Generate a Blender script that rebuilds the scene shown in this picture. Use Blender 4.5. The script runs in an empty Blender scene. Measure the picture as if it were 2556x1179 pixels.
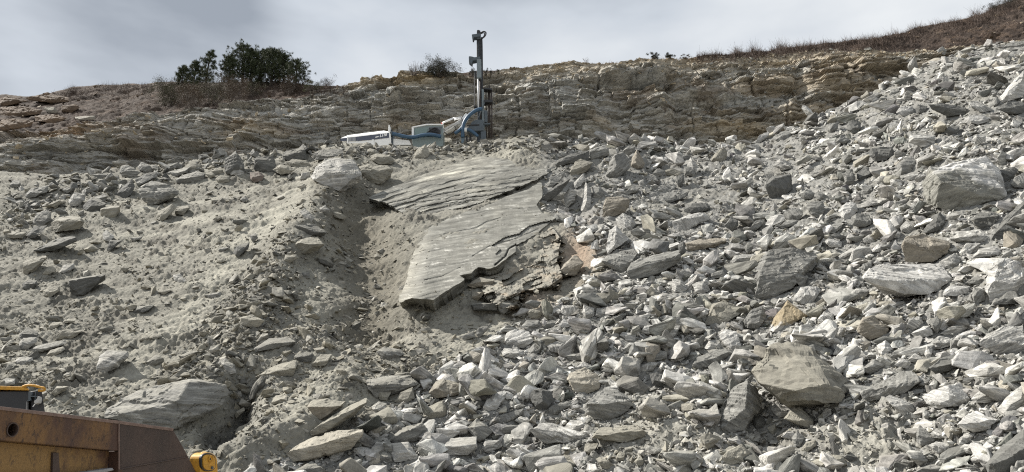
import bpy, bmesh, math, random
import numpy as np
from mathutils import Vector, Matrix
C = bpy.context.scene.collection
SC = bpy.context.scene
rng = np.random.default_rng(7); random.seed(7)

# ------------------------------------------------------------ camera, sky, sun, exposure
FPX, PITCH, CAMZ = 2000.0, math.radians(17.0), 2.5
CT, ST = math.cos(PITCH), math.sin(PITCH)
cam = bpy.data.cameras.new('camera'); camo = bpy.data.objects.new('camera', cam); C.objects.link(camo)
cam.sensor_width = 36.0; cam.lens = FPX/2556*36.0; cam.clip_start = 0.1; cam.clip_end = 5000
camo.location = (0, 0, CAMZ); camo.rotation_euler = (math.pi/2+PITCH, 0, 0)
SC.camera = camo

SUN = Vector((-0.66, 0.25, 0.71)).normalized()
SUN_EL = math.asin(SUN.z); SUN_AZ = math.atan2(SUN.x, SUN.y)
sl = bpy.data.lights.new('sun', 'SUN'); sl.energy = 5.0; sl.angle = math.radians(0.6); sl.color = (1.0, 0.955, 0.88)
so = bpy.data.objects.new('sun', sl); C.objects.link(so)
so.rotation_euler = SUN.to_track_quat('Z', 'Y').to_euler()

W = bpy.data.worlds.new('World'); SC.world = W; W.use_nodes = True
nt = W.node_tree; nt.nodes.clear(); L = nt.links.new
wo = nt.nodes.new('ShaderNodeOutputWorld'); mx = nt.nodes.new('ShaderNodeMixShader')
b1 = nt.nodes.new('ShaderNodeBackground'); b2 = nt.nodes.new('ShaderNodeBackground')
sky = nt.nodes.new('ShaderNodeTexSky'); sky.sky_type = 'NISHITA'; sky.sun_disc = False
sky.sun_elevation = SUN_EL; sky.sun_rotation = SUN_AZ; sky.dust_density = 2.0
L(sky.outputs[0], b1.inputs[0]); b1.inputs[1].default_value = 0.05
tc = nt.nodes.new('ShaderNodeTexCoord')
mp = nt.nodes.new('ShaderNodeMapping'); mp.inputs['Scale'].default_value = (1.6, 1.6, 4.2); mp.inputs['Location'].default_value = (0.35, 0.1, 0.2)
nz = nt.nodes.new('ShaderNodeTexNoise'); nz.inputs['Scale'].default_value = 1.9; nz.inputs['Detail'].default_value = 5; nz.inputs['Roughness'].default_value = 0.48
L(tc.outputs['Generated'], mp.inputs[0]); L(mp.outputs[0], nz.inputs[0])
cr = nt.nodes.new('ShaderNodeValToRGB')
e = cr.color_ramp.elements; e[0].position = 0.24; e[0].color = (0.36, 0.40, 0.455, 1); e[1].position = 0.76; e[1].color = (0.96, 0.985, 1.0, 1)
k = e.new(0.50); k.color = (0.675, 0.725, 0.785, 1)
def blob(direction, c0, c1, amount):
    vm = nt.nodes.new('ShaderNodeVectorMath'); vm.operation = 'DOT_PRODUCT'
    nv = nt.nodes.new('ShaderNodeVectorMath'); nv.operation = 'NORMALIZE'
    L(tc.outputs['Generated'], nv.inputs[0]); L(nv.outputs[0], vm.inputs[0]); vm.inputs[1].default_value = direction
    mr = nt.nodes.new('ShaderNodeMapRange'); mr.interpolation_type = 'SMOOTHSTEP'
    mr.inputs[1].default_value = c0; mr.inputs[2].default_value = c1; mr.inputs[3].default_value = 0; mr.inputs[4].default_value = amount
    L(vm.outputs['Value'], mr.inputs[0]); return mr.outputs[0]
def skydir(u, v):
    d = Vector((0, CT, ST)) + Vector((1, 0, 0))*((u-1278)/FPX) + Vector((0, -ST, CT))*((589.5-v)/FPX)
    return d.normalized()
acc = nz.outputs['Fac']
for (u, v, r, a) in ((40, -60, 17, -0.30), (420, 20, 10, -0.12), (640, 60, 5, 0.05), (1150, 60, 7, -0.05), (190, 215, 12, 0.27), (520, 90, 8, 0.06), (900, 120, 16, 0.05), (1900, 100, 24, 0.05)):
    o_ = blob(skydir(u, v), math.cos(math.radians(r)), 1.0, a)
    ad = nt.nodes.new('ShaderNodeMath'); ad.operation = 'ADD'; L(acc, ad.inputs[0]); L(o_, ad.inputs[1]); acc = ad.outputs[0]
L(acc, cr.inputs[0]); L(cr.outputs[0], b2.inputs[0]); b2.inputs[1].default_value = 0.53
mx.inputs[0].default_value = 0.9
L(b1.outputs[0], mx.inputs[1]); L(b2.outputs[0], mx.inputs[2]); L(mx.outputs[0], wo.inputs[0])
SC.view_settings.view_transform = 'Standard'; SC.view_settings.look = 'None'
SC.cycles.use_denoising = False; SC.cycles.pixel_filter_type = 'BLACKMAN_HARRIS'; SC.cycles.filter_width = 1.15
SC.view_settings.gamma = 1; SC.view_settings.exposure = 0.90
try: SC.view_settings.use_curve_mapping = False
except Exception: pass

# ------------------------------------------------------------ helpers
def pos(u, v, d):
    u, v, d = np.broadcast_arrays(np.asarray(u, float), np.asarray(v, float), np.asarray(d, float))
    a = (u-1278)/FPX; b = (589.5-v)/FPX
    return np.stack([a*d, d*(CT-b*ST), CAMZ+d*(ST+b*CT)], -1)
def project(P):
    x, y, z = P[..., 0], P[..., 1], P[..., 2]-CAMZ
    d = y*CT+z*ST; up = -y*ST+z*CT
    return 1278+FPX*x/d, 589.5-FPX*up/d, d
def at_y(u, v, Y):                       # point on the vertical plane y = Y that is seen at pixel (u, v)
    b = (589.5-v)/FPX
    d = Y/(CT-b*ST)
    return Vector(((u-1278)/FPX*d, Y, CAMZ+d*(ST+b*CT)))

def _hash(ix, iy, iz, seed):
    h = (ix.astype(np.uint32)*np.uint32(374761393) + iy.astype(np.uint32)*np.uint32(668265263)
         + iz.astype(np.uint32)*np.uint32(2147483647) + np.uint32((seed*974711) & 0xffffffff))
    h = (h ^ (h >> np.uint32(13)))*np.uint32(1274126177)
    h = h ^ (h >> np.uint32(16)); h = h*np.uint32(2246822519); h = h ^ (h >> np.uint32(15))
    return h
def h01(ix, iy=0, iz=0, seed=0):
    ix, iy, iz = np.broadcast_arrays(np.asarray(ix, np.int64), np.asarray(iy, np.int64), np.asarray(iz, np.int64))
    return _hash(ix, iy, iz, seed).astype(np.float64)/4294967295.0
def noise(P, seed=0):                    # gradient noise, about -0.7 .. 0.7
    P = np.asarray(P, float); sh = P.shape[:-1]; P = P.reshape(-1, 3)
    i = np.floor(P).astype(np.int64); f = P-i
    w = f*f*f*(f*(f*6-15)+10)
    r = np.zeros(len(P))
    for dx in (0, 1):
        wx = w[:, 0] if dx else 1-w[:, 0]
        for dy in (0, 1):
            wy = w[:, 1] if dy else 1-w[:, 1]
            for dz in (0, 1):
                wz = w[:, 2] if dz else 1-w[:, 2]
                h = _hash(i[:, 0]+dx, i[:, 1]+dy, i[:, 2]+dz, seed)
                g0 = (h & np.uint32(1023)).astype(float)/511.5-1
                g1 = ((h >> np.uint32(10)) & np.uint32(1023)).astype(float)/511.5-1
                g2 = ((h >> np.uint32(20)) & np.uint32(1023)).astype(float)/511.5-1
                r += wx*wy*wz*(g0*(f[:, 0]-dx)+g1*(f[:, 1]-dy)+g2*(f[:, 2]-dz))
    return r.reshape(sh)
def fbm(P, octs=4, seed=0, gain=0.5):
    a = 1.0; r = 0
    for o in range(octs):
        r = r+a*noise(P*(2.03**o)+o*17.3, seed+o); a *= gain
    return r
def sstep(x, a, b):
    t = np.clip((x-a)/(b-a), 0, 1); return t*t*(3-2*t)
def poly_dist(u, v, pl):                 # distance in pixels to a polyline, and the fraction along it
    best = np.full(np.shape(u), 1e9)
    for (x0, y0), (x1, y1) in zip(pl[:-1], pl[1:]):
        dx, dy = x1-x0, y1-y0
        t = np.clip(((u-x0)*dx+(v-y0)*dy)/(dx*dx+dy*dy), 0, 1)
        best = np.minimum(best, np.hypot(u-(x0+t*dx), v-(y0+t*dy)))
    return best
def in_poly(u, v, pl):
    r = np.zeros(np.shape(u), bool); n = len(pl)
    for i in range(n):
        x0, y0 = pl[i]; x1, y1 = pl[(i+1) % n]
        c = (y0 > v) != (y1 > v)
        with np.errstate(divide='ignore', invalid='ignore'):
            r ^= c & (u < (x1-x0)*(v-y0)/((y1-y0) if y1 != y0 else 1e-9)+x0)
    return r

def tag(o, label=None, cat=None, group=None, kind=None):
    if label: o['label'] = label
    if cat: o['category'] = cat
    if group: o['group'] = group
    if kind: o['kind'] = kind
    return o
def link(name, me, mat=None, parent=None):
    o = bpy.data.objects.new(name, me); C.objects.link(o)
    if mat: me.materials.append(mat)
    if parent: o.parent = parent; o.matrix_parent_inverse = parent.matrix_world.inverted()
    return o
def mesh_arrays(name, V, T, mat, attrs=None, smooth=False, parent=None):   # V (n,3), T (m,3) triangles
    me = bpy.data.meshes.new(name); V = np.ascontiguousarray(V, np.float32); T = np.ascontiguousarray(T, np.int32)
    me.vertices.add(len(V)); me.vertices.foreach_set('co', V.ravel())
    me.loops.add(T.size); me.loops.foreach_set('vertex_index', T.ravel())
    me.polygons.add(len(T)); me.polygons.foreach_set('loop_start', np.arange(0, T.size, 3, dtype=np.int32))
    me.polygons.foreach_set('use_smooth', np.full(len(T), smooth, bool))
    me.update(calc_edges=True); me.validate()
    for k_, a in (attrs or {}).items():
        a = np.ascontiguousarray(a, np.float32)
        if a.ndim == 1: at = me.attributes.new(k_, 'FLOAT', 'POINT'); at.data.foreach_set('value', a)
        elif a.shape[1] == 3: at = me.attributes.new(k_, 'FLOAT_VECTOR', 'POINT'); at.data.foreach_set('vector', a.ravel())
        else: at = me.attributes.new(k_, 'FLOAT_COLOR', 'POINT'); at.data.foreach_set('color', a.ravel())
    return link(name, me, mat, parent)
def grid_tris(nr, nc, off=0):
    r, c = np.meshgrid(np.arange(nr-1), np.arange(nc-1), indexing='ij')
    a = (r*nc+c).ravel()+off; b = a+1; d = a+nc; e_ = d+1
    return np.concatenate([np.stack([a, b, e_], 1), np.stack([a, e_, d], 1)])

class MB:                                # collects boxes, prisms, tubes; build() links them as ONE mesh
    def __init__(s): s.v = []; s.f = []
    def add(s, vs, fs):
        o = len(s.v); s.v += [tuple(p) for p in vs]; s.f += [tuple(i+o for i in f) for f in fs]; return s
    def box(s, c, size, M=None):
        c = Vector(c); M = M or Matrix.Identity(3)
        vs = [c+M @ Vector((x*size[0]/2, y*size[1]/2, z*size[2]/2)) for x in (-1, 1) for y in (-1, 1) for z in (-1, 1)]
        return s.add(vs, [(0, 1, 3, 2), (4, 6, 7, 5), (0, 4, 5, 1), (2, 3, 7, 6), (0, 2, 6, 4), (1, 5, 7, 3)])
    def prism(s, pts, off):
        pts = [Vector(p) for p in pts]; off = Vector(off); n = len(pts)
        fs = [tuple(range(n)), tuple(range(2*n-1, n-1, -1))]+[(i, i+n, (i+1) % n+n, (i+1) % n) for i in range(n)]
        return s.add(pts+[p+off for p in pts], fs)
    def tube(s, path, r, n=8, cap=True):
        path = [Vector(p) for p in path]; rs = r if isinstance(r, (list, tuple)) else [r]*len(path)
        vs = []; up = Vector((0.13, 0.21, 0.97))
        for i, p in enumerate(path):
            t = (path[min(i+1, len(path)-1)]-path[max(i-1, 0)]).normalized()
            x = t.cross(up)
            if x.length < 1e-3: x = t.cross(Vector((1, 0, 0)))
            x.normalize(); y = t.cross(x)
            vs += [p+(x*math.cos(2*math.pi*k_/n)+y*math.sin(2*math.pi*k_/n))*rs[i] for k_ in range(n)]
        fs = []
        for i in range(len(path)-1):
            fs += [(i*n+k_, i*n+(k_+1) % n, (i+1)*n+(k_+1) % n, (i+1)*n+k_) for k_ in range(n)]
        if cap: fs += [tuple(range(n-1, -1, -1)), tuple((len(path)-1)*n+k_ for k_ in range(n))]
        return s.add(vs, fs)
    def build(s, name, mat, parent=None, bevel=0, smooth=False):
        me = bpy.data.meshes.new(name); me.from_pydata(s.v, [], s.f)
        bm = bmesh.new(); bm.from_mesh(me); bmesh.ops.recalc_face_normals(bm, faces=bm.faces); bm.to_mesh(me); bm.free()
        if smooth: me.polygons.foreach_set('use_smooth', [True]*len(me.polygons))
        o = link(name, me, mat, parent)
        if bevel:
            m = o.modifiers.new('bevel', 'BEVEL'); m.width = bevel; m.segments = 2; m.limit_method = 'ANGLE'
        return o
def spline(pts, n=6):                    # Catmull-Rom through 3D points
    pts = [Vector(p) for p in pts]; P = [pts[0]*2-pts[1]]+pts+[pts[-1]*2-pts[-2]]; out = []
    for i in range(1, len(P)-2):
        for k_ in range(n):
            t = k_/n
            out.append(0.5*((2*P[i])+(P[i+1]-P[i-1])*t+(2*P[i-1]-5*P[i]+4*P[i+1]-P[i+2])*t*t+(-P[i-1]+3*P[i]-3*P[i+1]+P[i+2])*t**3))
    return out+[pts[-1]]
def empty(name, loc):
    o = bpy.data.objects.new(name, None); C.objects.link(o); o.location = loc; o.empty_display_size = 0.3
    bpy.context.view_layer.update(); return o

# ------------------------------------------------------------ materials
def new_mat(name):
    m = bpy.data.materials.new(name); m.use_nodes = True
    t = m.node_tree; return m, t, t.nodes['Principled BSDF'], t.links.new
def nd(t, typ, **kw):
    n = t.nodes.new(typ)
    for k_, v_ in kw.items():
        if k_ in n.inputs.keys(): n.inputs[k_].default_value = v_
        else: setattr(n, k_, v_)
    return n
def ramp(t, stops):
    n = t.nodes.new('ShaderNodeValToRGB'); e_ = n.color_ramp.elements
    while len(e_) < len(stops): e_.new(0.5)
    for el, (p, c) in zip(e_, stops):
        el.position = p; el.color = (c if isinstance(c, tuple) else (c, c, c))+(1,)
    return n
def mix(t, l, mode, fac, a, b):
    n = t.nodes.new('ShaderNodeMix'); n.data_type = 'RGBA'; n.blend_type = mode
    for s_, x in ((0, fac), (6, a), (7, b)):
        if isinstance(x, (int, float)): n.inputs[s_].default_value = x
        elif isinstance(x, tuple): n.inputs[s_].default_value = x+(1,)
        else: l(x, n.inputs[s_])
    return n.outputs[2]
def rock_material():
    m, t, p, l = new_mat('banded_rock')
    p.inputs['Roughness'].default_value = 0.85; p.inputs['Specular IOR Level'].default_value = 0.25
    tone = nd(t, 'ShaderNodeAttribute', attribute_name='tone'); rc = nd(t, 'ShaderNodeAttribute', attribute_name='rc')
    bd = nd(t, 'ShaderNodeAttribute', attribute_name='band'); du = nd(t, 'ShaderNodeAttribute', attribute_name='dust')
    mpn = nd(t, 'ShaderNodeMapping'); mpn.inputs['Scale'].default_value = (0.55, 0.55, 4.6); l(rc.outputs['Vector'], mpn.inputs[0])
    n1 = nd(t, 'ShaderNodeTexNoise', Scale=1.5, Detail=6.0, Roughness=0.68, Distortion=0.35); l(mpn.outputs[0], n1.inputs[0])
    r1 = ramp(t, [(0.34, 0.40), (0.44, 0.72), (0.50, 0.98), (0.55, 1.25), (0.62, 1.95)]); l(n1.outputs['Fac'], r1.inputs[0])
    n2 = nd(t, 'ShaderNodeTexNoise', Scale=2.2, Detail=8.0, Roughness=0.7); l(rc.outputs['Vector'], n2.inputs[0])
    r2 = ramp(t, [(0.3, 0.72), (0.5, 1.0), (0.7, 1.25)]); l(n2.outputs['Fac'], r2.inputs[0])
    c = mix(t, l, 'MULTIPLY', bd.outputs['Fac'], tone.outputs['Color'], r1.outputs[0])
    c = mix(t, l, 'MULTIPLY', 0.8, c, r2.outputs[0])
    n4 = nd(t, 'ShaderNodeTexNoise', Scale=28.0, Detail=3.0, Roughness=0.7); l(rc.outputs['Vector'], n4.inputs[0])
    r4 = ramp(t, [(0.35, 0.72), (0.5, 1.0), (0.66, 1.22)]); l(n4.outputs['Fac'], r4.inputs[0])
    c = mix(t, l, 'MULTIPLY', 0.7, c, r4.outputs[0])
    # dust lies on faces that point up, in patches
    ge = nd(t, 'ShaderNodeNewGeometry'); sx = nd(t, 'ShaderNodeSeparateXYZ'); l(ge.outputs['Normal'], sx.inputs[0])
    n3 = nd(t, 'ShaderNodeTexNoise', Scale=1.1, Detail=5.0); l(ge.outputs['Position'], n3.inputs[0])
    ad = nd(t, 'ShaderNodeMath', operation='ADD'); l(sx.outputs['Z'], ad.inputs[0]); l(n3.outputs['Fac'], ad.inputs[1])
    mr = nd(t, 'ShaderNodeMapRange'); mr.inputs[1].default_value = 0.85; mr.inputs[2].default_value = 1.35; l(ad.outputs[0], mr.inputs[0])
    mu = nd(t, 'ShaderNodeMath', operation='MULTIPLY'); l(mr.outputs[0], mu.inputs[0]); l(du.outputs['Fac'], mu.inputs[1])
    c = mix(t, l, 'MIX', mu.outputs[0], c, (0.262, 0.248, 0.205))
    l(c, p.inputs['Base Color'])
    bp = nd(t, 'ShaderNodeBump', Strength=0.55, Distance=0.05); sm = nd(t, 'ShaderNodeMath', operation='ADD')
    l(n1.outputs['Fac'], sm.inputs[0]); l(n2.outputs['Fac'], sm.inputs[1]); l(sm.outputs[0], bp.inputs['Height']); l(bp.outputs[0], p.inputs['Normal'])
    return m
def ground_material(name, s1, s2, lo, hi, bump=0.4, dist=0.08, aniso=(1, 1, 1)):
    m, t, p, l = new_mat(name); p.inputs['Roughness'].default_value = 0.95; p.inputs['Specular IOR Level'].default_value = 0.15
    tone = nd(t, 'ShaderNodeAttribute', attribute_name='tone'); ge = nd(t, 'ShaderNodeNewGeometry')
    mpn = nd(t, 'ShaderNodeMapping'); mpn.inputs['Scale'].default_value = aniso; l(ge.outputs['Position'], mpn.inputs[0])
    n1 = nd(t, 'ShaderNodeTexNoise', Scale=s1, Detail=6.0, Roughness=0.65); l(mpn.outputs[0], n1.inputs[0])
    n2 = nd(t, 'ShaderNodeTexNoise', Scale=s2, Detail=5.0, Roughness=0.72); l(mpn.outputs[0], n2.inputs[0])
    r1 = ramp(t, [(0.3, lo), (0.5, 1.0), (0.7, hi)]); l(n1.outputs['Fac'], r1.inputs[0])
    r2 = ramp(t, [(0.33, lo), (0.5, 1.0), (0.67, hi)]); l(n2.outputs['Fac'], r2.inputs[0])
    c = mix(t, l, 'MULTIPLY', 0.8, tone.outputs['Color'], r1.outputs[0]); c = mix(t, l, 'MULTIPLY', 0.9, c, r2.outputs[0])
    l(c, p.inputs['Base Color'])
    bp = nd(t, 'ShaderNodeBump', Strength=bump, Distance=dist); l(n2.outputs['Fac'], bp.inputs['Height']); l(bp.outputs[0], p.inputs['Normal'])
    return m
def plain(name, col, rough=0.5, metal=0.0, var=0.25, scale=3.0, spec=0.5):
    m, t, p, l = new_mat(name); p.inputs['Roughness'].default_value = rough; p.inputs['Metallic'].default_value = metal
    p.inputs['Specular IOR Level'].default_value = spec
    ge = nd(t, 'ShaderNodeNewGeometry'); n1 = nd(t, 'ShaderNodeTexNoise', Scale=scale, Detail=5.0, Roughness=0.65); l(ge.outputs['Position'], n1.inputs[0])
    r1 = ramp(t, [(0.3, 1-var), (0.5, 1.0), (0.7, 1+var)]); l(n1.outputs['Fac'], r1.inputs[0])
    l(mix(t, l, 'MULTIPLY', 1.0, col, r1.outputs[0]), p.inputs['Base Color']); return m
def rust(name, paint, rustc, dark, lo, hi, scale=2.0, speck=0.5):
    m, t, p, l = new_mat(name); p.inputs['Roughness'].default_value = 0.6; p.inputs['Specular IOR Level'].default_value = 0.4
    ge = nd(t, 'ShaderNodeNewGeometry')
    mpn = nd(t, 'ShaderNodeMapping'); mpn.inputs['Scale'].default_value = (1, 1, 0.55); l(ge.outputs['Position'], mpn.inputs[0])
    n1 = nd(t, 'ShaderNodeTexNoise', Scale=scale, Detail=9.0, Roughness=0.66); l(mpn.outputs[0], n1.inputs[0])
    mr = nd(t, 'ShaderNodeMapRange'); mr.inputs[1].default_value = lo; mr.inputs[2].default_value = hi; l(n1.outputs['Fac'], mr.inputs[0])
    c = mix(t, l, 'MIX', mr.outputs[0], paint, rustc)
    n2 = nd(t, 'ShaderNodeTexNoise', Scale=scale*11, Detail=6.0, Roughness=0.7); l(mpn.outputs[0], n2.inputs[0])
    m2 = nd(t, 'ShaderNodeMapRange'); m2.inputs[1].default_value = 0.54; m2.inputs[2].default_value = 0.62; m2.inputs[4].default_value = speck; l(n2.outputs['Fac'], m2.inputs[0])
    c = mix(t, l, 'MIX', m2.outputs[0], c, dark)
    n3 = nd(t, 'ShaderNodeTexNoise', Scale=scale*40, Detail=4.0); l(ge.outputs['Position'], n3.inputs[0])
    r3 = ramp(t, [(0.3, 0.8), (0.7, 1.15)]); l(n3.outputs['Fac'], r3.inputs[0])
    l(mix(t, l, 'MULTIPLY', 1.0, c, r3.outputs[0]), p.inputs['Base Color'])
    bp = nd(t, 'ShaderNodeBump', Strength=0.25, Distance=0.01); l(n2.outputs['Fac'], bp.inputs['Height']); l(bp.outputs[0], p.inputs['Normal'])
    return m
M_ROCK = rock_material()
M_DIRT = ground_material('dusty_dirt', 0.5, 5.0, 0.78, 1.22, 0.6, 0.10)
M_CLIFF = ground_material('layered_cliff_rock', 1.0, 5.0, 0.62, 1.35, 0.9, 0.16, (0.45, 0.45, 2.6))
M_HILL = ground_material('brown_hill_soil', 0.6, 4.0, 0.6, 1.4, 0.6, 0.15)
M_WHITE = plain('white_paint', (0.86, 0.86, 0.85), 0.45, var=0.06)
M_BAND = plain('slate_band_paint', (0.075, 0.085, 0.12), 0.45, var=0.1)
M_STEEL = plain('grey_steel_paint', (0.072, 0.090, 0.106), 0.5, var=0.2)
M_DARK = plain('dark_greasy_steel', (0.022, 0.022, 0.024), 0.5, var=0.3)
M_RODS = plain('rusty_drill_steel', (0.040, 0.030, 0.026), 0.6, var=0.35)
M_CAB = plain('cab_grey_green_paint', (0.19, 0.235, 0.235), 0.5, var=0.08)
M_GLASS = plain('dusty_cab_glass', (0.165, 0.225, 0.215), 0.22, var=0.06)
M_HOSE = plain('blue_hose_rubber', (0.034, 0.082, 0.145), 0.5, var=0.15)
M_CHROME = plain('bright_cylinder_rod', (0.72, 0.73, 0.74), 0.3, var=0.1)
M_RED = plain('red_cap_paint', (0.45, 0.03, 0.02), 0.5)
M_BEAM = rust('rusty_ochre_beam', (0.185, 0.098, 0.034), (0.070, 0.036, 0.025), (0.030, 0.018, 0.014), 0.36, 0.56, 1.6, 0.8)
M_TAIL = rust('worn_brown_plate', (0.070, 0.045, 0.036), (0.040, 0.028, 0.024), (0.025, 0.019, 0.017), 0.4, 0.6, 1.0, 0.3)
M_PANEL = rust('faded_yellow_panel', (0.24, 0.14, 0.048), (0.09, 0.046, 0.028), (0.05, 0.03, 0.022), 0.50, 0.64, 1.6, 0.5)
M_RIM = plain('bare_worn_edge', (0.16, 0.105, 0.085), 0.5, var=0.3, scale=9)
M_YEL = rust('yellow_machine_paint', (0.50, 0.255, 0.028), (0.30, 0.15, 0.03), (0.1, 0.06, 0.03), 0.55, 0.75, 1.5, 0.3)
M_BLACK = plain('black_grille', (0.018, 0.019, 0.023), 0.55, var=0.15, scale=8)
M_RUB = plain('black_tyre_rubber', (0.02, 0.02, 0.02), 0.8, var=0.3)
M_BARK = plain('pine_bark', (0.045, 0.036, 0.03), 0.9, var=0.4, scale=6)
M_NEEDLE = plain('pine_needles', (0.050, 0.062, 0.032), 0.7, var=0.45, scale=1.4, spec=0.2)
M_OLIVE = plain('olive_bush_leaves', (0.062, 0.063, 0.034), 0.8, var=0.4, scale=1.5, spec=0.2)
M_BROWNB = plain('brown_bush_leaves', (0.075, 0.056, 0.040), 0.8, var=0.4, scale=1.5, spec=0.2)
M_DKBUSH = plain('dark_bush_leaves', (0.035, 0.036, 0.026), 0.8, var=0.4, scale=1.5, spec=0.2)
M_TWIG = plain('bare_grey_twigs', (0.10, 0.082, 0.07), 0.85, var=0.3)
M_DRY = plain('dry_brown_brush', (0.085, 0.060, 0.047), 0.85, var=0.4, scale=1.2)
M_STRAW = plain('straw_grass', (0.27, 0.20, 0.125), 0.85, var=0.3)
# ------------------------------------------------------------ terrain tables (pixel column -> line of the photo, distance)
def tab(pts):
    xs = [p[0] for p in pts]; ys = [p[1] for p in pts]
    return lambda u: np.interp(u, xs, ys)
crest_v = tab([(-400, 425), (0, 430), (200, 432), (330, 420), (480, 400), (560, 385), (700, 371), (860, 362), (1000, 368), (1100, 366), (1180, 356), (1250, 348), (1350, 352), (1500, 356), (1700, 362), (1880, 352), (1960, 322), (2030, 290), (2120, 258), (2200, 222), (2290, 180), (2350, 150), (2420, 128), (2480, 112), (2556, 100), (2900, 60)])
crest_d = tab([(-400, 55), (0, 58), (500, 64), (900, 67), (1250, 69), (1600, 70), (1880, 72), (2100, 76), (2300, 80), (2556, 82), (2900, 80)])
toe_d = tab([(-400, 22), (300, 22), (900, 23), (1300, 23), (1700, 21), (2150, 19), (2560, 17), (2900, 16)])
top_v = tab([(-400, 330), (0, 331), (150, 318), (300, 306), (350, 290), (480, 262), (540, 268), (640, 262), (760, 238), (850, 216), (900, 206), (950, 203), (978, 206), (1000, 180), (1060, 186), (1130, 192), (1180, 190), (1240, 182), (1290, 172), (1380, 157), (1420, 152), (1500, 156), (1560, 152), (1650, 143), (1740, 146), (1800, 140), (1880, 142), (1960, 131), (2050, 127), (2170, 121), (2230, 128), (2300, 130), (2350, 122), (2420, 112), (2480, 112), (2556, 104), (2900, 70)])
cbase_d = tab([(-400, 61), (0, 62), (500, 70), (900, 78), (1250, 80), (1700, 82), (2100, 84), (2500, 86), (2900, 86)])
hill_v = tab([(-400, 246), (0, 238), (40, 240), (70, 243), (130, 234), (175, 219), (250, 212), (350, 209), (420, 204), (600, 203), (700, 206), (800, 213), (870, 216), (960, 210), (1000, 190), (1400, 166), (1560, 158), (1700, 150), (1760, 139), (1830, 135), (1900, 128), (1980, 118), (2050, 108), (2130, 101), (2200, 92), (2260, 80), (2300, 66), (2380, 52), (2450, 36), (2490, 14), (2556, -8), (2900, -90)])

def pile_w(u, v):                        # inverse distance of the undisturbed rubble slope
    cv = crest_v(u); w0 = 1/toe_d(u); w1 = 1/crest_d(u)
    return w0+(w1-w0)*(1250-v)/(1250-cv)
RIDGE = [(850, 455), (800, 530), (740, 610), (690, 700), (640, 780), (595, 860), (560, 930), (480, 965)]
GULLY = [(890, 530), (930, 620), (935, 700), (915, 790)]
GULLY2 = [(612, 985), (590, 1030), (550, 1080)]
def macro(u, v):                         # shape of the slope in metres along its normal
    h = (0.45+0.55*sstep(v, 800, 640))*np.exp(-(poly_dist(u, v, RIDGE)/60)**2)
    h -= 0.85*np.exp(-(poly_dist(u, v, GULLY)/84)**2)
    h += 0.35*blob2(u, v, 1005, 545, 45, 35)-1.0*blob2(u, v, 1425, 505, 42, 30)
    h -= 1.5*np.exp(-(poly_dist(u, v, GULLY2)/36)**2)
    h -= 0.6*np.exp(-((u-1900)/60)**2-((v-1090)/55)**2)
    h -= 0.5*np.exp(-((u-2010)/70)**2-((v-1040)/25)**2)
    h += 0.5*np.exp(-((u-770)/110)**2-((v-870)/60)**2)
    h += 0.45*np.exp(-(poly_dist(u, v, [(600, 1150), (760, 1050), (870, 960)])/55)**2)
    h += 0.5*np.exp(-(poly_dist(u, v, [(1300, 380), (1420, 395), (1560, 420)])/45)**2)
    h -= 0.7*np.exp(-((u-1420)/60)**2-((v-640)/70)**2)
    h += 0.5*np.exp(-((u-2350)/160)**2-((v-420)/60)**2)
    return h
RUB_EDGE = [(1320, 330), (1350, 400), (1350, 500), (1400, 555), (1490, 620), (1505, 680), (1440, 740), (1300, 800), (1190, 880), (1070, 950), (960, 1040), (800, 1110), (640, 1179), (520, 1330), (3000, 1330), (3000, 60), (1700, 60)]
def rub_mask(u, v, soft=18):
    d = poly_dist(u, v, RUB_EDGE+RUB_EDGE[:1]); s = np.where(in_poly(u, v, RUB_EDGE), d, -d)
    return sstep(s, -soft, soft)

def blob2(u, v, cu, cv, ru, rv): return np.exp(-((u-cu)/ru)**2-((v-cv)/rv)**2)

def grid_normals(P):
    du = np.gradient(P, axis=1); dv = np.gradient(P, axis=0)
    n = np.cross(du, dv); n /= np.linalg.norm(n, axis=-1, keepdims=True)+1e-9
    s = np.sign(n[..., 2:3]); s[s == 0] = 1
    return n*s
# depth map: nearest terrain distance seen at each 4-pixel cell
DU0, DV0, DS = -420, -160, 4
DMAP = np.full(((1360-DV0)//DS, (2940-DU0)//DS), 1e9)
def splat(P):
    u, v, d = project(P.reshape(-1, 3))
    i = ((v-DV0)/DS).astype(int); j = ((u-DU0)/DS).astype(int)
    ok = (i >= 0) & (i < DMAP.shape[0]) & (j >= 0) & (j < DMAP.shape[1]) & (d > 0)
    np.minimum.at(DMAP, (i[ok], j[ok]), d[ok])
def tdepth(u, v):
    i = np.clip(((np.asarray(v)-DV0)/DS).astype(int), 0, DMAP.shape[0]-1); j = np.clip(((np.asarray(u)-DU0)/DS).astype(int), 0, DMAP.shape[1]-1)
    return DMAP[i, j]

# --- rubble slope, from the quarry floor up to the bench
SIDES = (np.arange(-1100, -380, 12.0), np.arange(2900, 3700, 12.0))
UU = np.concatenate([SIDES[0], np.arange(-380, 2900, 3.0), SIDES[1]]); NT = 340
tt = np.linspace(0, 1, NT)
ug, tg = np.meshgrid(UU, tt, indexing='xy')
vg = 1330+(crest_v(ug)-1330)*tg
P0 = pos(ug, vg, 1/pile_w(ug, vg))
N0 = grid_normals(P0)
def pile_point(u, v): return pos(u, v, 1/pile_w(u, v))
rub = rub_mask(ug, vg)
mac = macro(ug, vg)
Pm = P0+N0*mac[..., None]
NM = grid_normals(Pm)
dst = np.stack([Pm[..., 0]*0.8+Pm[..., 2]*0.6, Pm[..., 1], Pm[..., 2]], -1)
big = fbm(Pm*0.16, 3, 11)*0.9
cl = fbm(Pm*1.1, 4, 21, 0.6)*0.20
fine = np.abs(fbm(Pm*4.2, 3, 31, 0.6))*0.10
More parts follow.
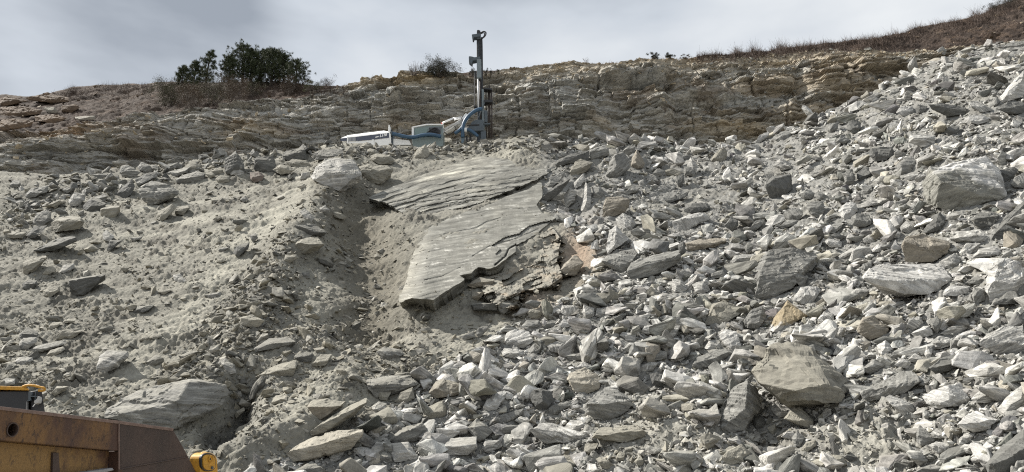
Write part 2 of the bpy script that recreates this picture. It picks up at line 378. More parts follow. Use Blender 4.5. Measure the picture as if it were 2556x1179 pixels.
sA = Pm[..., 0]*0.86+Pm[..., 2]*0.5                    # dust runs down to the left
sB = -Pm[..., 0]*0.5+Pm[..., 2]*0.86
streak = fbm(np.stack([sA*0.25, sB*1.6, Pm[..., 1]*0.2], -1), 3, 41)*0.10
lump = sstep(fbm(Pm*0.55, 3, 51), 0.02, 0.4)           # where clods gather
clod = lump*(fbm(Pm*2.6, 3, 61, 0.65)*0.30)
mid = np.abs(fbm(Pm*1.9, 4, 91, 0.6))*0.20*sstep(fbm(Pm*0.22, 3, 95), -0.25, 0.25)
h = big*0.6+cl*(0.40+0.6*rub)+(fine+streak*1.3)*(1-0.4*rub)+clod*(0.85+0.15*rub)+mid*(1-0.5*rub)
edge = sstep(tg, 1.0, 0.96)
P1 = Pm+NM*(h*(0.85+0.15*edge))[..., None]
# bench behind the crest, and the foot that runs out on the quarry floor
back = [P1[-1]+np.array([0, k_, z_]) for k_, z_ in ((1.2, 0.05), (3, -0.15), (6, -0.2), (10, -0.1), (18, 0.0), (30, 0.3))]
foot = [np.stack([P1[0][:, 0], P1[0][:, 1]-k_, P1[0][:, 2]*z_], -1) for k_, z_ in ((5, -0.25), (2.6, 0.25), (1.0, 0.7))]
PALL = np.concatenate([np.stack(foot), P1, np.stack(back)])
nf, nb = len(foot), len(back)
def col(c): return np.array(c, float)
dirt = col((0.198, 0.190, 0.162)); pale = col((0.275, 0.264, 0.222)); dgully = col((0.128, 0.118, 0.094)); rgrey = col((0.195, 0.193, 0.182)); orng = col((0.245, 0.185, 0.138)); darkc = col((0.125, 0.118, 0.10))
tone = np.broadcast_to(dirt, P1.shape).copy()
def blend(c, f):
    global tone
    tone = tone*(1-f[..., None])+c*f[..., None]
blend(pale, 0.75*sstep(fbm(np.stack([sA*0.10, sB*0.5, Pm[..., 1]*0.08], -1), 4, 71), 0.0, 0.4)*(1-rub))
blend(darkc, 0.75*lump*(1-rub))
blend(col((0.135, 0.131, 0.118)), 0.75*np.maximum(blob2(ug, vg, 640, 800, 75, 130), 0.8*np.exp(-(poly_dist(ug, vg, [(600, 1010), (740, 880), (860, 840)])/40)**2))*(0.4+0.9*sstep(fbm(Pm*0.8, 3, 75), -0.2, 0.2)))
DUSTY = [(775, 465), (640, 590), (540, 700), (430, 830), (330, 930)]
blend(pale*1.06, 0.75*np.exp(-(poly_dist(ug, vg, DUSTY)/38)**2)*(0.5+0.8*sstep(fbm(np.stack([sA*0.12, sB*0.9, Pm[..., 1]*0.1], -1), 3, 73), -0.2, 0.25)))
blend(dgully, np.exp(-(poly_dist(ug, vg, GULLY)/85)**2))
blend(pale, 0.5*blob2(ug, vg, 770, 730, 60, 70))
blend(rgrey, rub*(0.85-0.4*sstep(fbm(Pm*0.3, 3, 81), 0, .4)))
dust_right = np.maximum(blob2(ug, vg, 1640, 1080, 160, 90), blob2(ug, vg, 2150, 1100, 150, 80))
blend(col((0.265, 0.256, 0.222)), 0.9*dust_right)
blend(darkc, 0.8*np.maximum(blob2(ug, vg, 1920, 1110, 70, 50), blob2(ug, vg, 1010, 960, 90, 55)))  # shade of the hollow under the overhanging boulder darkened into the ground colour
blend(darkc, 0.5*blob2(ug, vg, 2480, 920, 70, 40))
blend(orng, 0.9*np.maximum(blob2(ug, vg, 1450, 620, 45, 60), 0.5*blob2(ug, vg, 1330, 740, 70, 50)))
blend(col((0.11, 0.11, 0.103)), 0.8*np.exp(-(poly_dist(ug, vg, GULLY2)/50)**2))  # shadow right of the giant split boulder put into the ground colour
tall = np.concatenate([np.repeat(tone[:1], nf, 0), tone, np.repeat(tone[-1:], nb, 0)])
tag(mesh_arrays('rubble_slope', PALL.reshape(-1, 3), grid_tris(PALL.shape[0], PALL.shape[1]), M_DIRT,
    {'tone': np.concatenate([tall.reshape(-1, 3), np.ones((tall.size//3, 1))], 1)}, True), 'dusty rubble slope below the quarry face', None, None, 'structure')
splat(P1)

# --- the quarry face: flat-lying broken layers
NR = 210
ss = np.linspace(0, 1, NR); UC = np.concatenate([SIDES[0], np.arange(-380, 2900, 2.3), SIDES[1]])
uc, sc = np.meshgrid(UC, ss, indexing='xy')
vbot = crest_v(uc)+45; vtop = top_v(uc)
vc = vbot+(vtop-vbot)*sc
lean = 1-(0.12+0.2*sstep(sc, 0.75, 1.0))*0
dc0 = cbase_d(uc)+(7.0*sc+5.0*sstep(sc, 0.72, 1.0))
PC0 = pos(uc, vc, dc0)
jit = fbm(np.stack([uc*0.012, uc*0, uc*0], -1), 5, 301)*9
PC0[..., 2] += (jit*dc0/FPX)*sstep(sc, 0.6, 1.0)
def blocks(q, x, hh, ww, seed, bias=1.0):
    lay = np.floor(q/hh); off = h01(lay, 3, 0, seed)*ww*3; wl = ww*(0.6+0.9*h01(lay, 9, 0, seed))
    bx = np.floor((x+off)/wl)
    return h01(lay, bx, 1, seed+1)
X, Z = PC0[..., 0], PC0[..., 2]
wq = fbm(PC0*0.06, 2, 311)*1.6+fbm(PC0*np.array([0.5, 0.5, 0.9]), 3, 321)*0.35
q = Z-0.10*X+wq+0.30*fbm(np.stack([X*0.2, X*0, Z*0.8], -1), 2, 331)
xw = X+fbm(PC0*0.7, 3, 341)*0.5
rough = fbm(PC0*np.array([0.10, 0.1, 0.14]), 2, 351)
out = (blocks(q, xw, 2.0, 5.0, 5)-0.5)*1.5+(blocks(q, xw, 0.80, 2.6, 15)-0.5)*0.95+(blocks(q, xw, 0.34, 1.7, 25)-0.5)*0.62+(blocks(q, xw*1.1, 0.17, 0.9, 35)-0.5)*0.17
out += fbm(PC0*0.22, 3, 361)*1.1+fbm(PC0*2.4, 3, 371, 0.6)*0.10
joint = np.abs(fbm(np.stack([X*0.22, X*0, Z*0.05], -1), 3, 381)); out -= 0.45*np.exp(-(joint/0.03)**2)*sstep(fbm(PC0*0.15, 2, 391), -0.1, 0.3)
# named hollows and overhangs seen in the face
def near(cu, cv, ru, rv): return blob2(uc, vc, cu, cv, ru, rv)
out += 2.0*near(1560, 185, 90, 14)-2.2*near(1570, 208, 95, 9)-2.6*near(1675, 205, 12, 18)+0.8*near(1640, 262, 32, 40)-1.3*near(1780, 262, 90, 22)-1.4*near(1995, 225, 14, 45)-1.2*near(2255, 195, 30, 8)
out += 1.0*near(1000, 240, 120, 14)-1.0*near(1000, 262, 120, 8)
capz = sstep(sc, 0.80, 0.97); out = out*(1-0.72*capz*sstep(uc, 1180, 1320))
PC = PC0.copy(); dirx = np.stack([PC0[..., 0]*0.004, -np.ones_like(X), 0.12*np.ones_like(X)], -1)
PC += dirx*out[..., None]
rub_top = capz*sstep(uc, 1180, 1320)
PC[..., 2] += rub_top*fbm(PC0*1.5, 3, 395)*0.35
tone = np.broadcast_to(col((0.285, 0.275, 0.248)), PC.shape).copy()
lt = blocks(q, xw, 0.85, 2.4, 15); lt2 = blocks(q, xw, 0.34, 1.1, 25)
tone *= (0.66+0.44*lt+0.34*lt2)[..., None]
blend(col((0.29, 0.293, 0.28)), 0.6*sstep(fbm(PC0*0.12, 3, 401), 0.0, 0.4))
blend(col((0.33, 0.265, 0.18)), 0.55*sstep(fbm(PC0*np.array([0.10, 0.1, 0.35]), 4, 411)+0.40*sstep(uc, 1450, 1900)-0.10, 0.05, 0.45))
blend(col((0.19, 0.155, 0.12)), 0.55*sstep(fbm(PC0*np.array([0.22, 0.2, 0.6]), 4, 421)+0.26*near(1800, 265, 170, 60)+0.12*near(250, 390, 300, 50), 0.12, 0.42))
blend(col((0.335, 0.29, 0.22)), 0.8*rub_top)
blend(col((0.33, 0.265, 0.165)), 0.9*near(1050, 200, 90, 16)); blend(col((0.37, 0.31, 0.22)), 0.7*near(900, 212, 70, 12))
blend(col((0.25, 0.18, 0.115)), 0.8*near(150, 330, 200, 22))
blend(col((0.40, 0.39, 0.36)), 0.55*np.maximum(near(640, 275, 170, 14), near(1500, 265, 50, 20)))
blend(col((0.36, 0.285, 0.175)), 0.5*near(1840, 330, 110, 30))
cback = np.stack([PC[-1]+np.array([0, k_, z_]) for k_, z_ in ((1.5, 0.1), (5, 0.1), (14, 0.2), (30, 0.4))])
PCA = np.concatenate([PC, cback]); tone = np.concatenate([tone, np.repeat(tone[-1:], 4, 0)])
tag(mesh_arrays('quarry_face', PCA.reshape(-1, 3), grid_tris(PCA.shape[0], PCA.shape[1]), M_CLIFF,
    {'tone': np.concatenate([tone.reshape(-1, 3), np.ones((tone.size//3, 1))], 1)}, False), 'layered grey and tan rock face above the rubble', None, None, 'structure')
splat(PC)
toneC = tone

# --- the brown hillside behind
NH = 90
ss = np.linspace(0, 1, NH); UH = np.concatenate([SIDES[0], np.arange(-380, 2900, 5.0), SIDES[1]])
uh, sh_ = np.meshgrid(UH, ss, indexing='xy')
v0 = top_v(uh)+26; v1 = np.minimum(hill_v(uh), v0-20)
vh = v0+(v1-v0)*sh_
d0h = cbase_d(uh)+15; d1h = d0h+np.maximum(10, (v0-v1)*0.22)
dh = 1/((1/d0h)*(1-sh_)+(1/d1h)*sh_)
PH = pos(uh, vh, dh); NHn = grid_normals(PH)
rk = np.maximum(sstep(uh, 300, 150), 0)*0.8
hh_ = fbm(PH*0.35, 4, 501)*0.7+fbm(PH*2.0, 3, 511, 0.6)*0.22
PH2 = PH+NHn*(hh_*(1-0.6*sstep(sh_, 0.85, 1)))[..., None]
tone = np.broadcast_to(col((0.060, 0.045, 0.036)), PH2.shape).copy()
blend(col((0.050, 0.038, 0.031)), sstep(fbm(PH*0.25, 4, 521), -0.05, 0.3))
blend(col((0.10, 0.070, 0.050)), 0.6*sstep(fbm(PH*0.5, 4, 531)+0.2*blob2(uh, vh, 2480, 80, 120, 40), 0.15, 0.4))
hback = np.stack([PH2[-1]+np.array([0, k_, z_]) for k_, z_ in ((3, 0.1), (12, -1.5), (40, -8), (120, -30))])
PHA = np.concatenate([PH2, hback]); tone = np.concatenate([tone, np.repeat(tone[-1:], 4, 0)])
tag(mesh_arrays('hillside', PHA.reshape(-1, 3), grid_tris(PHA.shape[0], PHA.shape[1]), M_HILL,
    {'tone': np.concatenate([tone.reshape(-1, 3), np.ones((tone.size//3, 1))], 1)}, True), 'brown hillside above the quarry face', None, None, 'structure')
splat(PH2)
for _ in range(3):                       # fill single empty cells
    bad = DMAP > 1e8
    pad = np.pad(DMAP, 1, constant_values=1e9)
    m_ = np.minimum.reduce([pad[:-2, 1:-1], pad[2:, 1:-1], pad[1:-1, :-2], pad[1:-1, 2:]])
    DMAP[bad] = m_[bad]
# --- quarry floor
g = MB(); g.add([(-3000, -3000, 0), (3000, -3000, 0), (3000, 3000, 0), (-3000, 3000, 0)], [(0, 1, 2, 3)])
M_FLOOR = plain('grey_quarry_floor', (0.30, 0.285, 0.25), 0.95, var=0.2, scale=0.8, spec=0.1)
tag(g.build('ground', M_FLOOR), None, None, None, 'structure')
# ------------------------------------------------------------ rocks: outlines measured in enlarged views of the photo
VIEWS = {'A': (0, 380, 2.807), 'B': (0, 700, 2.4614), 'C': (600, 360, 2.68), 'D': (600, 760, 2.8143), 'E': (1200, 340, 2.807), 'F': (1200, 740, 2.6857),
         'G': (1856, 340, 2.807), 'H': (1856, 740, 2.6857), 'U': (0, 180, 2.9477), 'V': (1850, 0, 2.9476), 'R': (850, 300, 9.83)}
# view, tone, outline, ridge (the edges nearest to the viewer), label, short name used to describe its neighbours
ROCKS = [
('A','d',[482,895,560,880,735,855,740,890,650,930,600,1000,500,1010,485,990],[484,900,600,890,733,862],'large dark grey block with a straight front jutting from the left dusty slope','the large dark block'),
('A','d',[235,690,330,640,400,605,520,585,545,620,480,650,380,695,270,702],[245,692,370,655,535,612],'long dark grey boulder lying slanted on the left slope','the long dark boulder'),
('A','b',[160,770,215,735,320,725,335,740,250,830,160,862],[165,790,240,775,328,740],'',''),
('A','d',[155,925,200,890,260,900,265,930,200,965,160,960],[],'',''),
('A','b',[705,400,760,378,835,378,840,420,790,470,705,455],[707,405,790,412,838,385],'squarish beige grey block among the boulders on the left slope','the squarish beige block'),
('A','b',[1090,425,1215,358,1235,390,1200,440,1130,485,1090,470],[],'pale smooth rock with a rounded left side in front of a flat triangular rock','the pale smooth rock'),
('A','b',[1235,380,1320,378,1325,395,1280,440,1225,435],[1230,400,1290,402,1322,390],'',''),
('A','d',[585,370,640,315,700,330,745,360,720,395,640,420,585,400],[640,335,690,350,740,365],'dark peaked rock behind the squarish beige block','the dark peaked rock'),
('A','g',[960,260,1060,200,1180,230,1250,270,1250,300,1180,320,1100,370,1030,375,1000,310],[970,265,1040,320,1190,285],'big layered grey boulder with a white streak on the left boulder heap','the big layered boulder'),
('A','g',[945,190,1040,140,1100,140,1100,170,1000,220,950,245],[],'',''),
('A','d',[800,300,870,250,925,185,945,240,920,300,850,330],[890,240,915,260],'',''),
('A','g',[1230,190,1290,160,1390,130,1440,150,1430,200,1300,235,1240,220],[1240,195,1330,180,1430,160],'wide wavy grey boulder on the left heap below the rock face','the wavy grey boulder'),
('A','g',[225,490,255,430,330,400,360,420,360,480,290,510,230,510],[],'',''),
('A','b',[350,500,400,460,450,445,560,450,600,490,560,540,430,555,370,560],[400,490,480,470,580,485],'broad rounded grey boulder near the left edge','the broad rounded boulder'),
('A','b',[20,575,90,555,185,565,160,605,50,605],[],'thin pale slab lying flat at the left edge','the thin pale slab'),
('A','d',[180,590,240,520,330,510,280,570,220,612],[],'',''),
('A','w',[480,340,520,280,600,290,600,340,540,380,490,380],[],'',''),
('A','w',[720,570,745,545,805,590,760,630,720,610],[],'small white striped rock behind a dark rock on the left slope','the white striped rock'),
('A','d',[745,690,770,615,865,615,820,655,770,690],[770,625,820,632],'',''),
('A','g',[910,600,1000,590,990,610,930,628],[],'',''),
('A','d',[1630,705,1680,650,1750,630,1740,680,1660,735],[],'dark oblong rock standing alone on the pale dust streak','the dark oblong rock'),
('A','g',[1525,690,1540,670,1610,662,1560,705],[],'',''),
('A','b',[1515,765,1550,730,1590,760,1540,782],[],'',''),
('A','g',[175,300,215,255,340,235,330,280,230,320,185,330],[],'',''),
('A','d',[930,1120,960,1080,1090,1065,1060,1100,950,1145],[],'',''),
('A','b',[1100,980,1150,955,1210,965,1150,1000],[],'',''),
('A','g',[1420,1005,1550,975,1545,1010,1470,1025],[],'',''),
('A','w',[1210,860,1260,850,1305,900,1270,925,1220,900],[],'',''),
('A','b',[300,975,350,940,420,940,425,970,350,1015,305,1010],[],'',''),
('A','b',[290,860,340,800,400,800,390,830,330,860],[],'',''),
('A','w',[410,840,450,790,520,780,525,810,470,850,420,855],[],'',''),
('A','b',[840,820,870,790,910,810,880,845],[],'',''),
('A','g',[60,240,90,195,140,200,150,235,110,250],[],'',''),
('A','g',[430,265,470,245,510,265,470,290],[],'',''),
('A','g',[1680,330,1720,305,1740,335,1700,350],[],'',''),
('A','b',[1490,470,1540,445,1560,465,1510,490],[],'',''),
('A','g',[1040,500,1100,480,1090,505,1060,515],[],'',''),
('U','d',[1650,690,1655,640,1735,580,1790,660,1800,720,1710,750,1660,750],[1738,590,1745,690],'pointed dark boulder rising above the left boulder heap','the pointed dark boulder'),
('U','d',[1870,640,1900,620,2010,620,2030,670,2010,740,1960,750,1870,720],[1880,645,1985,650],'upright dark block with a flat face near the left end of the drill rig','the upright dark block'),
('U','b',[2005,720,2060,680,2120,690,2170,720,2130,750,2060,755],[2060,700,2140,728],'pale wedge shaped rock leaning on the upright dark block','the pale wedge rock'),
('U','b',[2110,660,2150,640,2260,650,2280,690,2170,700,2130,690],[],'',''),
('U','d',[2075,610,2100,585,2230,545,2255,600,2250,640,2130,650,2080,640],[2085,615,2150,590,2240,570],'big dark flat faced boulder at the top of the left heap','the big flat faced boulder'),
('U','w',[1680,750,1710,710,1770,700,1800,745,1740,765],[],'pale rounded rock at the foot of the pointed dark boulder','the pale rounded rock'),
('U','r',[1840,740,1900,730,1945,760,1930,800,1860,812,1840,780],[],'reddish grey block below the upright dark block','the reddish grey block'),
('U','b',[1580,790,1620,760,1690,770,1690,805,1620,820],[],'',''),
('U','b',[1510,745,1560,735,1590,765,1540,785],[],'',''),
('U','b',[1540,735,1600,705,1640,720,1645,750,1580,755],[],'',''),
('U','g',[880,740,890,690,930,680,1040,735,1000,770,900,775],[],'',''),
('U','g',[1010,700,1040,660,1090,680,1140,725,1080,740,1020,720],[],'',''),
('U','g',[2290,600,2350,570,2520,570,2530,610,2400,640,2310,650],[],'flat grey boulder just above the white veined boulder','the flat grey boulder'),
('U','g',[1200,750,1290,720,1400,700,1380,740,1290,770],[],'',''),
('U','k',[0,260,150,250,310,280,300,310,100,330,0,340],[],'wide brown ledge slab at the far left below the skyline','the wide brown ledge'),
('U','k',[0,215,50,170,140,190,210,215,100,245,0,250],[],'ochre topped brown slab on the skyline at the far left','the ochre topped slab'),
('U','k',[180,190,350,150,400,170,500,190,520,215,380,230,240,210],[],'dark brown layered outcrop beside the dry grass at the upper left','the brown layered outcrop'),
('U','t',[310,260,400,260,430,300,350,300],[],'',''),
('U','k',[250,320,420,310,500,340,380,370,260,360],[],'',''),
('U','t',[550,330,700,320,705,350,560,355],[],'flat yellowish ledge stone at the foot of the brown hillside','the yellowish ledge stone'),
('U','k',[0,355,100,340,250,360,230,400,60,430,0,430],[],'',''),
('U','k',[450,250,560,235,590,265,520,300,450,290],[],'',''),
('C','W',[470,220,500,150,560,95,660,85,760,110,790,160,815,210,800,250,740,300,660,320,600,290,510,250],[600,285,655,235,720,215,808,208,560,170,680,150],'big white veined boulder near the top of the dusty slope','the white veined boulder'),
('C','b',[790,150,880,130,985,145,1025,165,1000,230,940,270,870,260,830,220],[800,172,920,180,1015,172],'flat topped tan grey block right of the white veined boulder','the flat topped block'),
('C','b',[865,95,910,65,1000,70,1030,110,1010,135,920,135],[],'grey block between the flat topped block and the drill rig','the block below the rig'),
('C','b',[1150,80,1185,30,1240,0,1265,50,1260,90,1170,95],[1215,40,1225,80],'pale pointed boulder directly below the blue hose of the rig','the pale pointed boulder'),
('C','d',[345,580,370,540,440,525,520,545,580,590,560,615,480,610,390,605],[360,582,440,560,570,592],'dark lens shaped rock on the crest beside the gully','the dark lens shaped rock'),
('C','b',[360,680,390,640,440,620,520,625,565,670,520,710,430,735,380,720],[375,682,450,655,555,670],'pale rounded rock just below the dark lens shaped rock','the pale crest rock'),
('C','w',[395,450,430,430,505,490,470,525,430,510],[],'small bright white rock at the upper end of the dusty crest','the bright white rock'),
('C','b',[290,780,300,740,380,740,390,760,330,800],[],'',''),
('C','b',[610,460,640,450,715,490,700,505,630,490],[],'thin smooth slab lying at the head of the gully','the thin smooth slab'),
('C','t',[1510,945,1600,890,1700,905,1690,935,1560,965],[1520,945,1600,925,1690,920],'flat tan flake lying on the lower edge of the smooth slab','the flat tan flake'),
('C','d',[1540,1070,1600,1060,1720,1065,1715,1125,1560,1115],[1545,1072,1715,1075],'dark block under the lower right corner of the smooth slab','the dark slab corner block'),
('C','g',[1720,1070,1790,1040,1830,1080,1760,1140,1725,1125],[],'',''),
('C','t',[1545,985,1640,990,1590,1050,1550,1030],[],'small tan wedge under the flat tan flake','the small tan wedge'),
('C','g',[60,610,100,595,120,630,80,660],[],'',''),
('C','w',[520,430,570,410,600,440,550,460],[],'',''),
('C','g',[410,860,460,850,470,895,420,905],[],'',''),
('E','t',[850,500,880,430,990,425,1045,440,1040,500,1000,540,890,580,850,560],[852,510,1000,452,880,450],'tan grey block with a squared front below the upright blades','the tan squared block'),
('E','w',[590,500,580,420,620,360,675,390,660,460,610,500],[625,375,618,480],'striped upright blade of rock at the edge of the dark hollow','the striped upright blade'),
('E','w',[700,500,735,320,775,380,775,480,745,560,700,520],[745,345,740,540],'tall white edged blade standing in the dark hollow','the tall white blade'),
('E','g',[780,370,830,350,870,390,840,445,790,430],[],'',''),
('E','d',[430,430,560,320,640,290,600,350,520,430,460,460],[450,430,580,330],'long banded slab leaning down left beside the smooth bedrock','the long leaning slab'),
('E','g',[455,345,510,290,590,240,580,290,490,365],[],'',''),
('E','b',[625,250,660,180,700,160,790,185,750,240,680,280,640,275],[630,252,700,240,780,195],'flat pale topped rock left of the tall standing grey rock','the flat pale topped rock'),
('E','g',[880,280,900,180,950,120,1000,110,1050,170,1040,230,960,290,900,300],[940,140,960,270],'tall standing grey rock left of the tan spike','the tall standing rock'),
('E','g',[985,110,1040,60,1085,70,1080,110,1040,140],[],'',''),
('E','t',[1050,230,1060,150,1095,90,1150,190,1140,220,1090,235],[1093,105,1085,225],'tan spike shaped rock on the middle of the rubble crest','the tan spike'),
('E','g',[760,95,860,65,900,80,900,130,840,160,770,170],[765,105,890,95],'square grey block on the crest right of the bedrock slab','the square crest block'),
('E','d',[515,190,560,150,690,110,760,100,760,165,600,200,530,215],[],'',''),
('E','w',[650,330,720,260,735,310,700,350,660,370],[],'',''),
('E','w',[1445,190,1470,150,1520,200,1515,270,1450,260],[1480,170,1490,260],'small upright block with a bright left face on the rubble crest','the small upright block'),
('E','b',[1610,160,1700,70,1730,110,1720,160,1660,195,1620,190],[],'pale pointed rock at the right end of the rubble crest','the pale crest rock on the right'),
('E','g',[1210,390,1350,330,1375,350,1340,390,1260,420],[],'',''),
('E','d',[1290,450,1460,385,1450,420,1370,450,1310,470],[],'',''),
('E','d',[1370,280,1420,265,1430,320,1390,360,1365,320],[],'',''),
('E','w',[945,580,1000,535,1060,570,1085,610,1060,660,1020,685,960,640],[1000,600,1060,610],'',''),
('E','W',[880,790,900,660,950,625,1040,720,1010,745,960,780,890,830],[950,640,935,780],'white and dark striped block beside the orange dirt patch','the striped white block'),
('E','g',[840,875,900,830,1070,785,1105,830,1040,900,1000,965,900,920],[850,880,960,850,1095,825],'big grey wedge left of the long rounded boulder','the big grey wedge'),
('E','g',[1025,940,1060,880,1200,830,1390,795,1400,880,1300,940,1180,990,1060,1010],[1030,950,1150,890,1395,830],'long rounded grey boulder at the centre of the picture','the long rounded boulder'),
('E','d',[1380,760,1420,735,1440,810,1400,860,1390,800],[],'small dark rock on the right tip of the long rounded boulder','the small tip rock'),
('E','t',[1435,750,1560,715,1720,715,1720,750,1600,790,1450,815],[1440,765,1600,745,1715,735],'flat tan slab right of the long rounded boulder','the flat tan slab'),
('E','d',[1705,630,1750,570,1800,590,1805,630,1760,670],[],'',''),
('E','W',[1340,600,1460,550,1560,530,1610,560,1600,590,1440,660,1350,650],[],'white crumbly flat rock in the grey rubble above the tan slab','the white crumbly rock'),
('E','d',[1420,520,1480,470,1590,470,1620,510,1560,530,1430,540],[],'',''),
('E','w',[1340,1000,1400,1005,1450,1060,1430,1100,1340,1090],[1400,1010,1395,1090],'',''),
('E','w',[1480,1040,1590,990,1605,1080,1550,1120,1500,1090],[],'',''),
('E','g',[1600,960,1700,935,1720,985,1620,1000],[],'',''),
('E','w',[1745,880,1780,825,1900,830,1920,865,1800,905],[],'',''),
('E','g',[1730,1050,1830,1000,1885,1000,1870,1040,1780,1060],[],'',''),
('E','w',[620,1090,740,1075,730,1095,660,1105],[],'',''),
('E','w',[700,985,750,970,815,1000,760,1015],[],'',''),
('E','g',[1195,1110,1225,1075,1265,1095,1245,1145],[],'',''),
('E','g',[1200,260,1240,225,1290,240,1280,275,1220,290],[],'',''),
('E','b',[1290,240,1340,225,1420,255,1380,280,1300,275],[],'',''),
('E','g',[1300,170,1470,130,1480,155,1420,190,1310,200],[],'',''),
('E','t',[550,960,580,900,660,830,720,880,720,900,660,930,665,980,580,990],[590,920,650,880,715,890],'stepped tan bedrock lump below the orange dirt patch','the stepped tan lump'),
('E','g',[1420,210,1500,220,1510,290,1430,270],[],'',''),
('E','w',[1100,320,1140,300,1150,340,1120,370],[],'',''),
('E','g',[1000,400,1060,350,1120,360,1100,390,1030,410],[],'',''),
('E','w',[1190,430,1230,420,1260,465,1210,480],[],'',''),
('E','w',[750,590,800,555,845,570,840,590,780,600],[],'',''),
('E','g',[1540,350,1580,320,1620,350,1570,370],[],'',''),
('E','g',[1880,650,1920,600,1965,590,1965,630,1910,665],[],'',''),
('G','W',[1235,330,1300,220,1360,215,1600,160,1700,135,1790,230,1850,400,1830,430,1660,490,1520,530,1300,480,1240,400],[1360,290,1545,475,1800,330],'largest white topped boulder in the upper right rubble','the largest white topped boulder'),
('G','g',[75,1130,110,990,115,860,180,800,330,780,530,830,480,900,410,950,360,1050,240,1120,130,1160],[112,985,200,995,330,985,450,900],'huge grey slab with a dark broken lower end in the right rubble','the huge grey slab'),
('G','d',[150,345,200,280,330,265,345,370,290,420,190,445],[155,345,215,300,330,270],'dark square faced block left in the upper right rubble','the dark square block'),
('G','d',[155,340,160,270,215,255,210,310,190,345],[],'',''),
('G','d',[790,260,850,210,930,240,900,280,830,320,795,300],[],'',''),
('G','g',[690,260,760,225,785,290,770,340,720,350],[],'',''),
('G','d',[870,100,900,80,1040,75,1060,120,1000,170,920,180,885,140],[],'',''),
('G','g',[1070,200,1130,150,1190,140,1220,210,1140,280,1080,270],[],'',''),
('G','g',[440,490,470,460,560,455,570,540,520,570,460,545],[],'',''),
('G','g',[270,530,350,500,420,520,410,580,330,590,290,580],[],'',''),
('G','g',[245,640,300,590,400,575,390,610,290,650],[],'',''),
('G','W',[660,520,720,460,790,470,800,530,730,590,670,560],[],'bright white rock left of the largest white topped boulder','the bright white rubble rock'),
('G','g',[750,570,790,540,880,550,910,610,850,640,760,630],[],'',''),
('G','w',[814,480,870,450,1040,410,1050,440,930,490,830,500],[],'long white plank of rock lying level in the right rubble','the long white plank'),
('G','g',[890,660,1010,610,1060,640,950,665],[],'',''),
('G','w',[1095,640,1140,590,1200,600,1215,650,1160,680,1105,670],[],'',''),
('G','d',[1250,680,1320,560,1380,530,1430,630,1380,660,1300,680],[1365,545,1340,670],'dark pyramid rock below the largest white topped boulder','the dark pyramid'),
('G','d',[1590,580,1680,510,1780,540,1800,600,1700,670,1620,640],[1600,585,1700,600,1790,575],'dark boulder webbed with white veins near the right edge','the veined dark boulder'),
('G','d',[1740,720,1800,610,1965,440,1990,590,1850,650,1780,740],[1760,690,1850,590,1965,480],'dark slab leaning steeply at the right edge','the steep dark slab'),
('G','t',[1110,770,1130,710,1250,680,1450,740,1440,820,1330,880,1130,880],[1120,775,1280,770,1440,770],'flat brownish boulder above the wide pale slab','the flat brownish boulder'),
('G','w',[1510,820,1560,750,1660,750,1650,790,1560,850],[],'',''),
('G','w',[1440,720,1500,680,1660,650,1760,740,1650,740,1480,740],[],'',''),
('G','W',[830,990,900,900,1110,905,1370,895,1420,950,1490,1010,1420,1060,1370,1090,1120,1130,980,1100,860,1010],[840,1000,950,985,1050,1010,1120,1100],'wide pale flat slab in the right rubble','the wide pale slab'),
('G','W',[1690,1060,1710,940,1780,860,1870,850,1965,890,2000,1050,1850,1130,1740,1170],[1780,900,1740,1100,1870,930],'huge bright boulder cut by the right edge of the picture','the huge bright boulder'),
('G','W',[560,740,600,710,690,740,690,780,600,780],[],'',''),
('G','w',[835,720,880,690,940,700,920,750,850,750],[],'',''),
('G','g',[320,960,360,940,450,990,430,1050,390,1055],[],'grey rock resting on the huge grey slab','the rock resting on the huge slab'),
('G','W',[340,1150,400,1060,510,1050,545,1080,480,1179,400,1179],[],'white banded boulder below the huge grey slab','the white banded boulder'),
('G','W',[1400,1080,1450,1045,1590,1050,1580,1100,1510,1120,1400,1115],[],'',''),
('G','g',[1600,1120,1610,1060,1690,1080,1700,1150,1620,1179],[],'',''),
('G','d',[1740,1179,1850,1090,1900,1080,1950,1140,1920,1179],[],'',''),
('G','w',[440,920,490,870,520,890,480,940,440,960],[],'',''),
('G','g',[820,390,850,360,900,345,900,390,830,430],[],'',''),
('G','w',[910,310,950,280,1050,295,940,345],[],'',''),
('G','d',[1790,240,1900,210,1925,240,1880,310,1830,320],[],'dark rock tucked behind the largest white topped boulder','the dark rock at the right'),
('G','t',[1820,670,1900,660,1965,720,1940,790,1820,780],[],'',''),
('G','g',[1865,330,1900,290,1965,250,1985,360,1900,360],[],'',''),
('G','w',[1370,880,1480,820,1530,860,1500,920,1400,930],[],'',''),
('G','W',[1490,950,1540,910,1680,890,1670,920,1550,960],[],'',''),
('G','w',[1590,860,1650,790,1780,770,1820,830,1700,850],[],'',''),
('G','g',[1550,1030,1620,980,1680,1000,1680,1040],[],'',''),
('G','w',[200,210,260,150,330,190,340,230,270,240],[],'',''),
('G','w',[420,220,460,200,500,230,460,260],[],'',''),
('G','g',[380,410,440,370,500,400,500,430,420,450],[],'',''),
('G','g',[500,400,540,390,590,420,560,450,510,440],[],'',''),
('G','w',[1120,290,1160,260,1250,270,1230,300,1150,310],[],'',''),
('G','g',[40,660,90,590,150,580,140,620,80,665],[],'',''),
('G','g',[590,680,660,600,690,570,690,640,640,680],[],'',''),
('G','W',[890,800,950,750,1000,770,960,810,900,815],[],'',''),
('G','w',[650,850,760,780,790,790,740,840,670,870],[],'',''),
('G','d',[600,690,640,680,720,700,690,730,620,710],[],'',''),
('G','w',[1020,690,1060,660,1100,670,1100,710,1040,720],[],'',''),
('G','g',[830,900,900,870,900,930,850,950],[],'',''),
